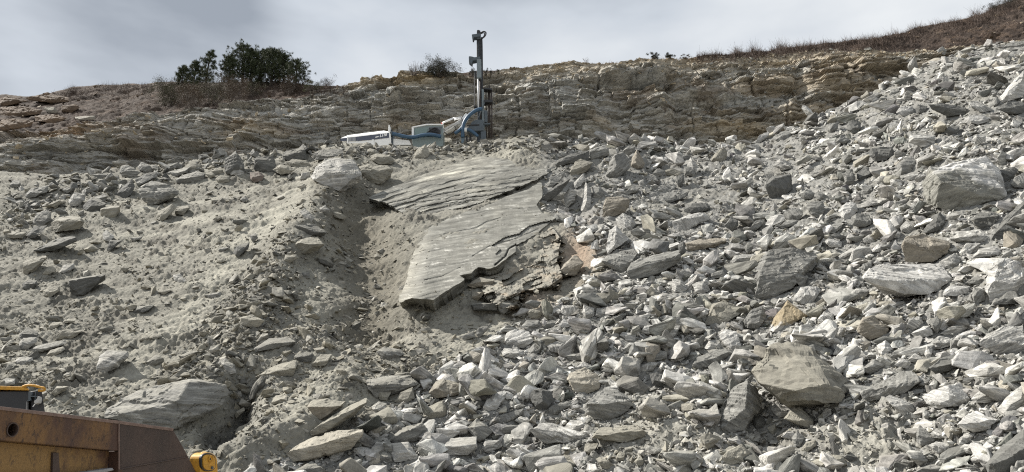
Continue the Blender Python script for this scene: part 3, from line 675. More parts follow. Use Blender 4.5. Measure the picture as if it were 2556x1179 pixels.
('G','w',[620,1130,660,1080,720,1090,720,1130,660,1150],[],'',''),
('G','w',[730,1110,800,1060,880,1080,860,1130,760,1150],[],'',''),
('G','g',[640,1050,700,1010,740,1010,720,1050,660,1070],[],'',''),
('H','T',[170,230,200,150,295,25,430,130,300,190,230,250],[290,40,270,170],'golden tan pyramid rock with a white base in the right rubble','the golden pyramid rock'),
('H','b',[60,500,100,430,180,330,300,300,430,330,450,430,520,520,690,560,700,640,640,710,410,740,290,740,190,640,90,580],[100,580,290,722,420,722,640,692,385,570],'huge overhanging boulder above the dark hollow at the lower right','the huge overhanging boulder'),
('F','g',[1620,930,1610,850,1625,790,1680,620,1780,555,1850,620,1870,680,1880,750,1800,880,1740,910],[1790,580,1830,700,1760,890],'tall smooth grey slab standing left of the dark hollow','the tall smooth slab'),
('H','b',[265,820,340,740,380,740,470,830,465,880,380,870],[275,822,360,800,465,840],'grey wedge under the huge overhanging boulder','the wedge in the hollow'),
('H','w',[180,760,220,700,290,760,290,800,240,820],[],'',''),
('H','g',[785,640,880,590,1040,510,1150,490,1190,570,1080,650,900,680,830,720,800,690],[800,650,900,610,1060,600,1180,570],'long grey and pale boulder right of the huge overhanging boulder','the long grey pale boulder'),
('H','W',[1190,670,1250,640,1380,590,1450,580,1520,690,1460,740,1310,760,1230,720],[1372,598,1380,735],'boulder with a bright striped left half and dark right half','the half bright boulder'),
('H','w',[1525,690,1620,590,1690,565,1700,640,1700,700,1560,720],[1680,580,1640,700],'dark banded pointed rock left of the cream rock','the banded pointed rock'),
('H','T',[1700,590,1740,540,1800,530,1840,590,1760,650,1740,690],[],'cream coloured rock near the lower right edge','the cream rock'),
('H','d',[1240,480,1330,410,1400,390,1510,410,1530,450,1400,490,1290,525],[1250,482,1380,440,1520,440],'dark grey lens of rock above the half bright boulder','the dark lens of rock'),
('H','w',[1580,300,1640,250,1750,200,1880,180,1900,380,1700,395,1650,350],[1590,310,1660,335,1880,330],'big pale topped boulder with a dark lower edge at the right edge','the pale topped edge boulder'),
('H','W',[1430,860,1510,780,1560,770,1710,830,1650,890,1540,915],[1440,862,1560,885,1700,835],'white split block at the lower right','the white split block'),
('H','w',[1320,250,1400,200,1500,160,1530,200,1480,230,1380,265],[],'',''),
('H','W',[890,330,960,280,1020,340,940,400,900,370],[950,300,945,385],'white banded cube shaped rock in the lower right rubble','the white banded cube'),
('H','w',[725,420,790,360,830,410,780,470,740,460],[],'',''),
('H','g',[780,490,880,420,960,460,850,530],[],'',''),
('H','t',[750,240,800,140,870,130,980,200,960,260,850,290],[800,160,860,270],'grey brown peaked boulder right of the golden pyramid rock','the grey brown peak'),
('H','g',[0,170,60,80,130,60,155,140,90,230,20,210],[],'round grey boulder just left of the golden pyramid rock','the round grey boulder'),
('H','W',[1120,250,1210,200,1250,195,1275,260,1200,275],[],'',''),
('H','w',[1250,310,1310,265,1400,280,1400,330,1310,360],[],'',''),
('H','d',[1620,1130,1700,1030,1880,890,1900,1100,1790,1190,1640,1190],[1650,1120,1760,1030,1880,940],'big dark boulder filling the lower right corner','the dark corner boulder'),
('H','w',[1440,960,1480,920,1560,910,1520,980,1450,1000],[],'',''),
('H','w',[1440,1020,1480,990,1580,1000,1600,1030,1540,1060,1450,1050],[],'',''),
('H','W',[1520,1090,1550,1065,1620,1110,1540,1120],[],'',''),
('H','g',[1160,900,1180,860,1260,930,1300,960,1200,1010,1160,980],[],'speckled grey slab at the lower right left of the white split block','the speckled slab'),
('H','w',[1250,920,1290,885,1360,930,1350,955,1280,950],[],'',''),
('H','w',[1230,1000,1290,970,1390,990,1390,1040,1300,1060],[],'',''),
('H','b',[545,1100,590,1060,660,1070,700,1130,640,1150,560,1140],[],'',''),
('H','d',[670,1080,700,1050,770,1080,720,1110],[],'',''),
('H','g',[1050,1110,1070,1090,1170,1110,1140,1140],[],'',''),
('H','g',[1130,1190,1200,1140,1300,1120,1370,1160,1340,1190],[],'',''),
('H','b',[380,1030,420,980,480,960,490,1000,430,1050],[],'',''),
('H','g',[320,950,360,900,410,940,380,1010,340,1000],[],'',''),
('H','w',[490,160,540,100,600,110,610,170,540,190],[],'',''),
('H','w',[950,680,980,660,1140,720,1150,770,1080,800,1020,740],[],'',''),
('H','w',[1700,760,1760,680,1880,580,1900,740,1790,810],[],'light and dark banded boulder at the right edge below the cream rock','the banded edge boulder'),
('H','w',[1210,390,1230,330,1270,350,1250,440],[],'',''),
('H','W',[1010,460,1060,410,1130,450,1100,490],[],'',''),
('H','g',[1240,170,1300,130,1330,180,1300,260],[],'',''),
('H','w',[600,390,630,320,690,320,700,360,640,390],[],'',''),
('H','w',[1090,430,1150,380,1220,430,1150,450],[],'',''),
('H','w',[280,260,330,250,370,290,350,310,290,300],[],'',''),
('H','g',[970,400,1060,340,1160,330,1160,380,1080,390,1000,420],[],'',''),
('H','d',[60,830,120,800,150,850,130,900,80,890],[],'',''),
('H','b',[160,880,210,850,230,900,190,930],[],'',''),
('H','w',[1110,150,1180,130,1210,180,1140,230,1090,200],[],'',''),
('F','W',[155,310,170,250,230,220,320,235,365,295,290,350,190,335],[165,300,250,280,350,300],'rounded white boulder with thin dark stripes in the lower middle','the striped white boulder'),
('F','w',[135,370,160,345,290,360,300,390,230,420,150,400],[],'',''),
('F','T',[580,560,590,520,700,475,770,520,815,560,790,620,680,670,620,630],[590,560,700,560,720,630],'cream boulder above the big squared block','the cream boulder'),
('F','g',[690,730,760,670,830,600,860,590,950,640,1025,720,960,790,840,835,760,820,710,780],[700,722,800,705,900,690,1020,722],'big squared grey block with a flat dark front in the lower middle','the big squared block'),
('F','d',[330,680,340,630,400,615,480,640,495,700,440,760,380,775],[410,630,420,760],'dark ribbed upright rock left of the cream boulder','the dark ribbed rock'),
('F','w',[320,890,400,850,480,850,560,900,700,920,690,960,560,985,430,985,370,950],[330,895,440,900,600,930],'long low white boulder at the bottom middle','the long low white boulder'),
('F','b',[740,950,800,880,900,890,1050,860,1120,920,1100,940,960,980,860,975],[760,945,900,925,1000,905,1110,920],'long grey boulder half buried in dust right of the long low white boulder','the half buried boulder'),
('F','w',[545,890,600,830,700,820,715,890,640,910],[],'',''),
('F','b',[520,1090,560,1060,650,1080,650,1120,600,1170,530,1150],[],'',''),
('F','g',[1015,620,1060,550,1110,600,1120,650,1080,675,1030,650],[],'',''),
('F','d',[1130,520,1180,510,1250,540,1280,590,1210,610,1150,590],[],'',''),
('F','g',[1410,470,1450,410,1570,360,1640,350,1690,380,1560,460,1480,490],[1420,470,1540,420,1670,375],'smooth grey slab left of the huge overhanging boulder','the smooth grey slab'),
('F','w',[1260,260,1280,200,1340,195,1320,250,1280,290],[],'',''),
('F','b',[1500,190,1550,50,1620,30,1770,80,1720,130,1640,160,1600,200],[1560,70,1600,180],'broad pale grey slab face left of the golden pyramid rock','the broad pale slab'),
('F','W',[1590,260,1640,220,1720,240,1750,350,1720,380,1640,330],[],'',''),
('F','W',[1290,110,1330,50,1360,50,1380,110,1330,140],[1338,60,1332,132],'',''),
('F','w',[680,110,690,55,760,80,760,130,720,165],[],'',''),
('F','w',[765,130,780,80,860,70,860,120,800,145],[],'',''),
('F','W',[1070,240,1100,195,1165,190,1170,230,1120,260],[],'',''),
('F','W',[930,260,950,240,1040,250,1040,300,980,300],[],'',''),
('F','b',[770,1090,800,1075,900,1130,860,1165,810,1150],[],'',''),
('F','b',[1020,1115,1070,1060,1095,1110,1080,1145],[],'',''),
('F','b',[690,1040,700,990,790,985,760,1040,720,1060],[],'',''),
('F','w',[5,1020,30,970,130,960,110,1020,50,1060],[],'',''),
('F','w',[100,1140,170,1080,210,1090,200,1140,150,1170],[],'',''),
('F','w',[530,110,545,60,620,60,660,80,590,140],[],'',''),
('F','W',[520,190,560,150,600,165,595,205,550,215],[],'small white cube shaped rock above the striped white boulder','the small white cube'),
('F','w',[1500,350,1530,290,1600,290,1620,340,1560,360],[],'',''),
('F','b',[310,110,340,80,410,100,400,150,330,150],[],'',''),
('F','W',[5,770,40,690,130,640,180,640,110,740,60,770],[],'',''),
('F','g',[110,890,200,860,280,870,240,910,150,920],[],'',''),
('F','g',[60,860,170,800,290,750,270,800,120,870],[],'',''),
('F','g',[420,780,500,720,640,690,600,740,480,800],[],'',''),
('F','b',[1590,1110,1660,1030,1750,990,1810,1050,1790,1110,1660,1140],[],'flat grey rock below the tall smooth slab','the rock below the tall slab'),
('F','b',[1730,1110,1750,1065,1860,1070,1850,1115],[],'',''),
('F','b',[1300,1190,1340,1120,1410,1150,1420,1190],[],'',''),
('F','b',[1590,660,1610,630,1650,650,1640,680],[],'',''),
('F','g',[570,400,700,365,740,375,720,420,600,435],[],'',''),
('F','g',[260,210,310,160,390,160,400,200,340,220],[],'',''),
('F','g',[400,220,480,160,520,170,480,210],[],'',''),
('F','w',[1060,470,1130,440,1200,440,1150,500,1080,510],[],'',''),
('F','W',[620,480,690,440,760,460,740,490,660,490],[],'',''),
('F','w',[890,400,950,380,1010,410,970,440,910,430],[],'',''),
('F','g',[310,370,360,310,410,320,410,370,350,390],[],'',''),
('F','w',[440,330,500,300,560,310,550,390,470,370],[],'',''),
('F','g',[1140,390,1180,360,1250,370,1250,420,1160,430],[],'',''),
('F','w',[1270,420,1340,380,1390,400,1350,430,1280,440],[],'',''),
('F','b',[1380,650,1420,610,1470,640,1430,680],[],'',''),
('F','b',[900,1080,930,1040,970,1050,960,1100,910,1110],[],'',''),
('D','b',[485,895,620,800,700,750,860,665,890,660,890,690,800,780,580,915,490,925],[490,897,585,892,885,690],'long plank shaped boulder slanting up right near the bottom','the long plank boulder'),
('D','T',[310,1050,420,970,600,900,860,875,862,920,780,1020,600,1030,470,1100,330,1110],[330,1060,600,975,720,955,858,905],'broad cream boulder under the long plank boulder','the broad cream boulder'),
('D','b',[105,510,240,430,390,390,405,420,370,500,240,490,160,522],[110,508,250,475,385,450],'smooth pale slab jutting over a dark gap on the dusty slope','the jutting pale slab'),
('D','g',[880,590,890,530,1040,500,1200,500,1255,560,1160,615,1060,620,960,655],[885,590,1000,580,1060,600,1240,565],'wide grey boulder with white flecks below the gully','the flecked grey boulder'),
('D','b',[965,640,970,590,1040,570,1065,610,1030,680,980,670],[],'small pale upright rock leaning on the flecked grey boulder','the small pale upright rock'),
('D','b',[1075,690,1160,610,1210,580,1225,660,1160,700],[],'',''),
('D','g',[955,330,1010,295,1130,320,1150,350,1050,405,990,380],[],'flat oval grey slab at the mouth of the gully','the flat oval slab'),
('D','b',[1290,790,1320,720,1420,670,1450,730,1440,780,1390,815],[],'',''),
('D','t',[1320,620,1370,540,1440,520,1560,560,1600,600,1510,640,1370,660],[1340,620,1400,560,1390,650],'boulder with a white left edge and tan face below the gully mouth','the tan faced boulder'),
('D','W',[1055,1020,1060,975,1180,965,1245,1060,1240,1090,1080,1115],[],'white streaked square boulder at the bottom left of the rubble','the white streaked boulder'),
('D','g',[1040,960,1140,860,1280,830,1310,880,1240,960,1120,975],[],'flat grey streaked boulder above the white streaked boulder','the flat streaked boulder'),
('D','w',[620,1060,630,1000,700,995,740,1020,700,1090,640,1120],[],'',''),
('D','g',[930,1080,1010,1030,1060,1060,1070,1110,1000,1120],[],'',''),
('D','W',[1410,1010,1480,940,1660,930,1665,1010,1600,1060,1440,1060],[1420,1012,1500,1000,1655,985],'large white block near the bottom edge','the large white block'),
('D','g',[1590,870,1660,800,1740,860,1770,900,1680,980],[],'',''),
('D','w',[1700,1000,1720,945,1830,960,1840,1000,1780,1030],[],'',''),
('D','W',[1700,720,1780,620,1840,610,1870,650,1800,740,1740,760],[],'',''),
('D','W',[1590,490,1600,450,1690,460,1680,490,1620,500],[],'',''),
('D','t',[470,720,500,680,620,660,740,680,720,720,650,760,560,810,510,775],[480,725,560,755,700,715],'layered beige rock with a dark hollow under it beside the long plank boulder','the layered beige rock'),
('D','b',[215,690,250,640,330,635,325,680,230,705],[],'',''),
('D','b',[390,770,400,730,440,725,450,755],[],'',''),
('D','b',[0,140,0,90,90,75,170,115,130,160,60,160],[5,100,90,110,165,118],'flat slab shaped rock on the lower part of the dusty crest','the flat crest slab'),
('D','g',[155,270,200,240,330,230,390,260,350,290,200,310,90,340,80,320],[],'',''),
('D','b',[400,190,440,175,500,185,470,215,430,215],[],'',''),
('D','d',[375,370,440,330,510,340,500,400,420,410],[],'',''),
('D','b',[490,430,560,350,640,350,640,375,600,430,530,440],[],'',''),
('D','b',[510,310,590,300,605,330,540,345],[],'',''),
('D','g',[1545,225,1640,185,1650,230,1570,255],[],'',''),
('D','g',[1650,200,1760,130,1730,190,1670,240],[],'',''),
('D','g',[340,1190,500,1100,640,1190],[],'dark grey wedge at the bottom edge below the broad cream boulder','the bottom edge wedge'),
('D','W',[70,1180,130,1150,200,1160,180,1190],[],'',''),
('D','w',[920,720,970,680,1030,700,1010,750,940,760],[],'',''),
('D','d',[1730,530,1740,465,1775,470,1795,540],[],'small dark upright rock left in the middle rubble','the small dark upright rock'),
('D','w',[1040,890,1060,850,1130,820,1160,850,1100,890],[],'',''),
('D','w',[1380,890,1400,855,1440,870,1460,930,1420,920],[],'',''),
('D','g',[1490,930,1510,880,1600,890,1590,920],[],'',''),
('B','g',[630,850,650,790,780,710,920,655,1100,650,1180,612,1290,668,1390,640,1407,690,1360,780,1200,860,1080,910,950,895,800,870],[1160,628,1120,705,1085,790,1000,895],'giant split grey boulder beside the rusty dump bed','the giant split boulder'),
('B','d',[115,370,120,330,170,285,235,320,230,350,150,345],[],'',''),
('B','w',[115,390,140,350,225,350,230,380,160,430,125,425],[],'white rock in front of a dark peaked rock at the left edge','the white left edge rock'),
('B','b',[320,345,400,310,520,285,530,300,440,360,350,365],[],'',''),
('B','g',[180,440,220,405,400,365,415,385,330,420,230,447],[],'long flat plank of rock near the left edge above the yellow roof','the flat left plank'),
('B','b',[285,460,310,430,390,405,400,425,320,470],[],'',''),
('B','w',[610,470,660,430,690,470,790,435,790,470,720,540,600,590,590,550],[],'pale ragged rock alone on the dust above the giant split boulder','the pale ragged rock'),
('B','b',[700,640,760,595,790,610,720,645],[],'',''),
('B','b',[310,690,350,650,420,650,410,675,330,715],[],'',''),
('B','w',[75,510,120,470,200,470,205,495,120,530],[],'',''),
('B','w',[0,620,40,600,95,605,90,640,20,650],[],'',''),
('B','b',[1435,820,1500,780,1505,800,1450,850],[],'',''),
('B','w',[1340,490,1380,475,1440,520,1450,570,1400,580],[],'banded rock poking from the top of the giant split boulder','the banded rock on the crest'),
('B','b',[490,460,520,420,545,430,510,475],[],'',''),
('B','b',[740,415,770,385,800,400,760,425],[],'',''),
('B','b',[850,370,880,345,920,345,900,370],[],'',''),
('B','b',[920,350,950,320,1000,340,950,365],[],'',''),
('B','b',[285,300,320,260,380,255,350,290,300,305],[],'',''),
('B','b',[380,260,420,235,470,235,450,260],[],'',''),
('R','b',[470,650,560,570,640,545,740,570,810,640,720,730,560,740],[],'dusty mound shaped rock in front of the white hood of the rig','the mound shaped rock'),
('R','b',[640,810,650,720,720,690,900,740,960,790,820,840],[],'',''),
('R','d',[880,690,940,650,1010,635,1110,730,1050,780,930,750],[],'',''),
('R','b',[1880,660,1890,560,1920,540,2000,550,1980,620],[],'',''),
('R','b',[2150,660,2330,520,2360,620,2260,690],[],'',''),
('R','b',[2470,460,2556,425,2700,440,2760,560,2660,660,2480,650],[2480,480,2620,470],'pale block standing in front of the boom of the rig','the pale block at the boom'),
('R','b',[720,880,860,820,1000,830,1130,880,1090,960,740,960],[],'',''),
('R','g',[1030,810,1130,750,1230,800,1190,860,1060,860],[],'',''),
('R','b',[1110,700,1180,630,1250,690,1200,750],[],'',''),
('R','b',[100,700,250,640,340,720,300,800,120,810],[],'',''),
('R','g',[1300,720,1400,690,1480,760,1380,810],[],'',''),
('R','b',[3720,520,3900,440,4040,500,4000,600,3780,610],[],'rounded pale rock at the foot of the drill mast on the right','the rock at the mast foot'),
('V','W',[1900,720,2000,600,2081,520,2100,700,1960,750,1920,760],[1960,680,2070,590],'big white slab slanting at the upper right edge','the big white slanting slab'),
('V','d',[1870,800,1960,750,2081,760,2100,830,1960,840],[],'',''),
('V','d',[1375,770,1480,760,1650,790,1660,830,1520,860,1410,810],[1390,775,1520,800,1650,800],'dark flat topped slab high in the right rubble','the dark flat slab'),
('V','d',[770,950,790,890,850,880,885,910,870,980,820,985],[],'rounded dark block high on the left side of the right rubble','the rounded dark block'),
('V','W',[1640,880,1680,850,1790,850,1830,890,1760,910,1650,905],[],'',''),
('V','w',[1230,1050,1240,985,1330,990,1430,1000,1430,1060,1340,1085],[],'',''),
('V','g',[1930,350,1960,320,2081,300,2100,345,1950,365],[1935,350,2080,330],'flat grey slab capping the rubble at the upper right edge','the capping slab'),
('V','d',[1940,390,1980,355,2050,365,2000,400],[],'',''),
('V','g',[1440,370,1480,340,1515,370,1500,405,1450,395],[],'grey boulder perched at the top of the rock face on the right','the perched grey boulder'),
('V','W',[100,1060,170,980,210,970,200,1010,130,1060],[],'',''),
('V','g',[220,1020,300,970,400,960,380,990,290,1050],[],'',''),
('V','g',[1085,700,1100,660,1160,650,1165,690,1110,705],[],'',''),
('V','g',[1270,620,1275,590,1340,580,1350,605,1300,630],[],'',''),
('V','d',[1400,990,1420,935,1490,935,1480,980,1430,1010],[],'',''),
('V','d',[1490,970,1530,930,1610,930,1600,980,1520,1000],[],'',''),
('V','w',[1700,1030,1730,990,1800,1000,1800,1040,1730,1070],[],'',''),
('V','W',[1970,930,2000,880,2070,900,2040,940],[],'',''),
('V','g',[640,940,650,910,720,900,710,950,660,980],[],'',''),
('V','w',[1660,750,1740,740,1850,810,1780,830,1700,800],[],'',''),
('V','w',[1510,510,1560,500,1600,515,1590,545,1530,540],[],'',''),
('V','W',[1140,830,1170,785,1260,780,1270,830,1200,855],[],'',''),
('V','d',[1280,800,1300,770,1370,780,1350,830,1290,840],[],'',''),
('V','g',[940,730,980,690,1030,690,1010,720,960,735],[],'',''),
('V','g',[1600,540,1640,510,1670,520,1640,560],[],'',''),
('V','g',[1670,550,1730,500,1760,510,1700,560],[],'',''),
('V','w',[900,870,960,820,1020,830,980,870],[],'',''),
('V','g',[690,1050,740,990,800,1030,770,1060],[],'',''),
('V','g',[1840,780,1880,710,1905,740,1880,780],[],'',''),
]
# ------------------------------------------------------------ the smooth bedrock in the middle of the slope: two thick sheets
SHEETS = []
def sheet(name, outline, hfun, step, thick, label, tonef, qf, cat='bedrock slab', skirt_rough=0.12, band=0.6, dust=0.12):
    dn = []
    for (x0, y0), (x1, y1) in zip(outline, outline[1:]+outline[:1]):
        for k_ in range(max(1, int(math.hypot(x1-x0, y1-y0)/5))):
            f = k_/max(1, int(math.hypot(x1-x0, y1-y0)/5)); px_, py_ = x0+(x1-x0)*f, y0+(y1-y0)*f
            n_ = noise(np.array([[px_*.09, py_*.09, 0], [px_*.09, py_*.09, 9]]), 602); dn.append((px_+4*n_[0], py_+4*n_[1]))
    outline = dn
    us = [p[0] for p in outline]; vs = [p[1] for p in outline]
    U_ = np.arange(min(us)-6, max(us)+6, step); V_ = np.arange(min(vs)-6, max(vs)+6, step)
    gu, gv = np.meshgrid(U_, V_, indexing='xy')
    ins = in_poly(gu, gv, outline)
    cells = ins[:-1, :-1] & ins[1:, :-1] & ins[:-1, 1:] & ins[1:, 1:]
    full = np.zeros_like(ins); full[1:-1, 1:-1] = cells[:-1, :-1] & cells[1:, :-1] & cells[:-1, 1:] & cells[1:, 1:]
    use = np.zeros_like(ins); use[:-1, :-1] |= cells; use[1:, :-1] |= cells; use[:-1, 1:] |= cells; use[1:, 1:] |= cells
    bd = use & ~full; bu, bv = gu[bd], gv[bd]; best = np.full(bu.shape, 1e9); nu, nv = bu.copy(), bv.copy()
    for (x0, y0), (x1, y1) in zip(outline, outline[1:]+outline[:1]):
        dx, dy = x1-x0, y1-y0; t = np.clip(((bu-x0)*dx+(bv-y0)*dy)/(dx*dx+dy*dy+1e-9), 0, 1); qx, qy = x0+t*dx, y0+t*dy; dd = np.hypot(bu-qx, bv-qy)
        m_ = dd < best; best[m_] = dd[m_]; nu[m_] = qx[m_]; nv[m_] = qy[m_]
    gu[bd] = nu; gv[bd] = nv            # the border follows the traced edge exactly
    P = pile_point(gu, gv); N = grid_normals(P)
    # the gully and the mounds do not bend the rock: only half of them show in it
    P = pos(gu, gv, 1/pile_w(gu, gv)-2.9*hfun(gu, gv)); N = grid_normals(P)
    ci, cj = np.nonzero(cells); nc = len(U_)
    a = ci*nc+cj; T = np.concatenate([np.stack([a, a+1, a+nc+1], 1), np.stack([a, a+nc+1, a+nc], 1)])
    # border edges (used by one triangle) get a rough side wall running back into the slope
    E = np.concatenate([T[:, [0, 1]], T[:, [1, 2]], T[:, [2, 0]]]); key = np.sort(E, 1); key = key[:, 0]*10**7+key[:, 1]
    uq, idx, cnt = np.unique(key, return_index=True, return_counts=True); B = E[idx[cnt == 1]]
    Vv = P.reshape(-1, 3); Nn = N.reshape(-1, 3); nV = len(Vv)
    qq = qf(gu, gv)
    rc = np.stack([gu*0.022, gu*0, qq*0.022], -1).reshape(-1, 3)
    bi = np.unique(B); layers = 7; VV = [Vv]; RC = [rc]; TT = [T]; mp_ = np.full(nV, -1); mp_[bi] = np.arange(len(bi))
    inward = np.array([0.0, 1.0, 0.25])
    for k_ in range(1, layers+1):
        f = k_/layers; ub = gu.reshape(-1)[bi]; step_ = fbm(np.stack([ub*0.03, np.full(len(bi), k_*3.7), ub*0], -1), 3, 61)*0.5+(0.25 if k_ % 3 == 1 else (-0.05 if k_ % 3 == 2 else 0.1))
        th_ = thick*(0.75+0.5*noise(np.stack([ub*0.02, ub*0, ub*0], -1), 62))
        VV.append(Vv[bi]-Nn[bi]*(th_*f**1.1)[:, None]+inward*(step_*min(1, 2*f)+0.9*thick*f)[:, None]); RC.append(rc[bi]+np.array([0, 0, -1.0])*thick*f*2.5)
    for k_ in range(layers):
        o0 = (lambda x: x) if k_ == 0 else (lambda x, k_=k_: nV+(k_-1)*len(bi)+mp_[x])
        o1 = (lambda x, k_=k_: nV+k_*len(bi)+mp_[x])
        TT.append(np.stack([o0(B[:, 1]), o0(B[:, 0]), o1(B[:, 0])], 1)); TT.append(np.stack([o0(B[:, 1]), o1(B[:, 0]), o1(B[:, 1])], 1))
    VV = np.concatenate(VV); RC = np.concatenate(RC); TT = np.concatenate(TT)
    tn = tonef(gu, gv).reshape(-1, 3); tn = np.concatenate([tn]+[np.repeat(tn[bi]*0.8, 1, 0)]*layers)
    used = np.unique(TT); rm = np.full(len(VV), -1); rm[used] = np.arange(len(used))
    VV, RC, tn, TT = VV[used], RC[used], tn[used], rm[TT]
    n = len(VV); c0 = VV.mean(0)
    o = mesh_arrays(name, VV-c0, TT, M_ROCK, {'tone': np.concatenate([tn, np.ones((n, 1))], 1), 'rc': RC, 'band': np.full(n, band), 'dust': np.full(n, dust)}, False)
    o.location = c0; tag(o, label, cat, None, 'thing'); splat(P[ins][None]); SHEETS.append((P[full], N[full], gu[full], gv[full])); return o
LOW = [(1042, 589), (1060, 566), (1097, 553), (1163, 530), (1228, 508), (1265, 490), (1319, 472), (1352, 452), (1354, 480), (1352, 494), (1338, 512), (1352, 530), (1388, 545), (1372, 556), (1338, 585), (1308, 603), (1287, 612), (1287, 628), (1265, 645), (1228, 671), (1194, 667), (1174, 683), (1146, 688), (1163, 697), (1134, 715), (1104, 733), (1084, 748), (1028, 745), (997, 756), (993, 748), (1013, 705), (1024, 654), (1038, 618)]
UP = [(918, 494), (960, 475), (1002, 458), (1057, 436), (1110, 420), (1155, 403), (1192, 390), (1265, 397), (1320, 402), (1384, 394), (1388, 421), (1340, 448), (1301, 464), (1265, 478), (1199, 505), (1163, 528), (1119, 548), (1057, 560), (1009, 536), (973, 511)]
def qlow(u, v): return v+0.22*(u-1000)-0.00022*(u-1000)**2+5*fbm(np.stack([u*0.01, v*0.02, u*0], -1), 3, 611)
def qup(u, v): return v+0.30*(u-1000)-0.00035*(u-1000)**2+6*fbm(np.stack([u*0.008, v*0.02, u*0], -1), 3, 621)
def saw(q, per, seed):                   # sheets that break off in low steps facing down the slope
    k_ = np.floor(q/per); f = q/per-k_; return (h01(k_, 0, 0, seed)*0.9+0.4)*sstep(f, 0.0, 0.55)*(1-sstep(f, 0.86, 1.0))-0.3
def hlow(u, v):
    q = qlow(u, v); P = np.stack([u*0.02, q*0.09, u*0], -1)
    lf = sstep(u+0.21*(v-600), 1030, 1085); base = (0.22+0.70*sstep(v, 540, 740))*lf+(macro(u, v)*0.6+0.12+0.50*sstep(v, 660, 740))*(1-lf)
    return base+0.028*saw(q, 38, 1)+0.016*saw(q+5, 13, 2)+0.026*fbm(P, 4, 631)+0.10*fbm(np.stack([u*.012, v*.012, u*0], -1), 2, 641)-0.06*np.exp(-(poly_dist(u, v, [(1110, 585), (1190, 570), (1215, 555), (1250, 545)])/2.2)**2)-0.25*sstep(poly_dist(u, v, [(1350, 560), (1280, 590), (1235, 602), (1240, 625), (1195, 660)])+0, 16, 0)*0-0.11*in_poly(u, v, [(1395, 548), (1350, 556), (1318, 566), (1296, 584), (1262, 592), (1226, 614), (1250, 622), (1236, 636), (1300, 650), (1400, 600)])-0.16*np.exp(-(poly_dist(u, v, [(1288, 612), (1270, 622), (1262, 640), (1236, 662)])/1.8)**2)-0.05*np.exp(-(poly_dist(u, v, [(1180, 640), (1225, 614), (1290, 596), (1345, 572)])/1.6)**2)-0.04*np.exp(-(poly_dist(u, v, [(1060, 700), (1105, 690), (1150, 668)])/1.6)**2)
def hup(u, v):
    q = qup(u, v); P = np.stack([u*0.02, q*0.10, u*0], -1)
    lo = sstep(q, 505, 540)
    nq = lambda s_: 9*fbm(np.stack([u*0.012, v*0.004, u*0+s_], -1), 4, 657, 0.6)
    am = lambda s_: np.clip(0.75+1.5*noise(np.stack([u*0.011, u*0+s_, u*0], -1), 658), 0.1, 1.5)
    base = 0.34+0.18*sstep(v, 400, 450)
    for q0, a_ in ((470, .04), (484, .05), (497, .09), (508, .05), (522, .10), (533, .05), (543, .08), (556, .09)): base = base-a_*am(q0)*sstep(q+nq(q0)+3*(h01(np.floor((u+q0*13+0.6*v)/34).astype(int), int(q0), 0, 659)-0.5), q0, q0+2.2)
    q2 = q+4*fbm(np.stack([u*0.03, v*0.03, u*0], -1), 3, 655); return base+0.08*saw(q2, 27, 3)*(0.35+0.65*sstep(q, 478, 500))+0.07*saw(q2+6, 12, 4)*(0.25+lo)+0.06*fbm(P, 4, 651)
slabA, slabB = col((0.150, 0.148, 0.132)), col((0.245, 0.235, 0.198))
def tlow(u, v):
    f = np.clip(0.9*sstep(u+0.21*(v-600), 1075, 1025)*sstep(v, 560, 650)+0.2*sstep(fbm(np.stack([u*0.01, qlow(u, v)*0.03, u*0], -1), 3, 661), 0.0, 0.4), 0, 1)  # left edge paler: sunlight on its curve is put into the colour
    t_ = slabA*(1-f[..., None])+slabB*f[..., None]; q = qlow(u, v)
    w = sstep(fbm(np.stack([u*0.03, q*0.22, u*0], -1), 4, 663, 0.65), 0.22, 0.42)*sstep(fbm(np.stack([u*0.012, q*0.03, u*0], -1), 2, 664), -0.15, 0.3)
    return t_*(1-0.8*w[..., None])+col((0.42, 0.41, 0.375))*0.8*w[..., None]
def tup(u, v):
    f = np.clip(0.6*sstep(qup(u, v), 490, 455)*sstep(u, 1010, 1080)*sstep(u, 1260, 1180)+0.5*sstep(fbm(np.stack([u*0.008, qup(u, v)*0.05, u*0], -1), 3, 671), 0.0, 0.4), 0, 1)
    return slabA*0.95*(1-f[..., None])+slabB*f[..., None]
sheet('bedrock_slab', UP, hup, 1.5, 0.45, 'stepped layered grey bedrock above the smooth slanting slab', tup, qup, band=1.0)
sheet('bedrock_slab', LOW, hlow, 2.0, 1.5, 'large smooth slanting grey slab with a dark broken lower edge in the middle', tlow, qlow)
# broken brown ledges that stick out of the slope right below it
LEDGE = [(1190, 700), (1235, 676), (1270, 664), (1300, 640), (1335, 612), (1350, 585), (1380, 565), (1400, 600), (1390, 650), (1405, 690), (1370, 715), (1300, 728), (1290, 765), (1250, 770), (1215, 745)]
def hled(u, v):
    q = v+0.45*(u-1200)+8*fbm(np.stack([u*0.02, v*0.03, u*0], -1), 3, 612)
    uu = u-0.3*v; return 0.10+(blocks(q, uu, 19, 60, 81)-.5)*0.30+(blocks(q, uu, 9, 30, 83)-.5)*0.10+0.15*fbm(np.stack([u*0.03, v*0.05, u*0], -1), 4, 613)+0.3*blob2(u, v, 1260, 730, 60, 30)
def tled(u, v):
    f = sstep(fbm(np.stack([u*0.02, v*0.05, u*0], -1), 3, 614), 0.0, 0.3); return col((0.165, 0.155, 0.133))*(1-f[..., None])+col((0.235, 0.19, 0.14))*f[..., None]
sheet('bedrock_ledge', LEDGE, hled, 2.0, 0.6, 'broken brown and grey ledges right of the smooth slanting slab', tled, lambda u, v: v+0.45*(u-1200), 'rock ledge', band=0.35, dust=0.6)

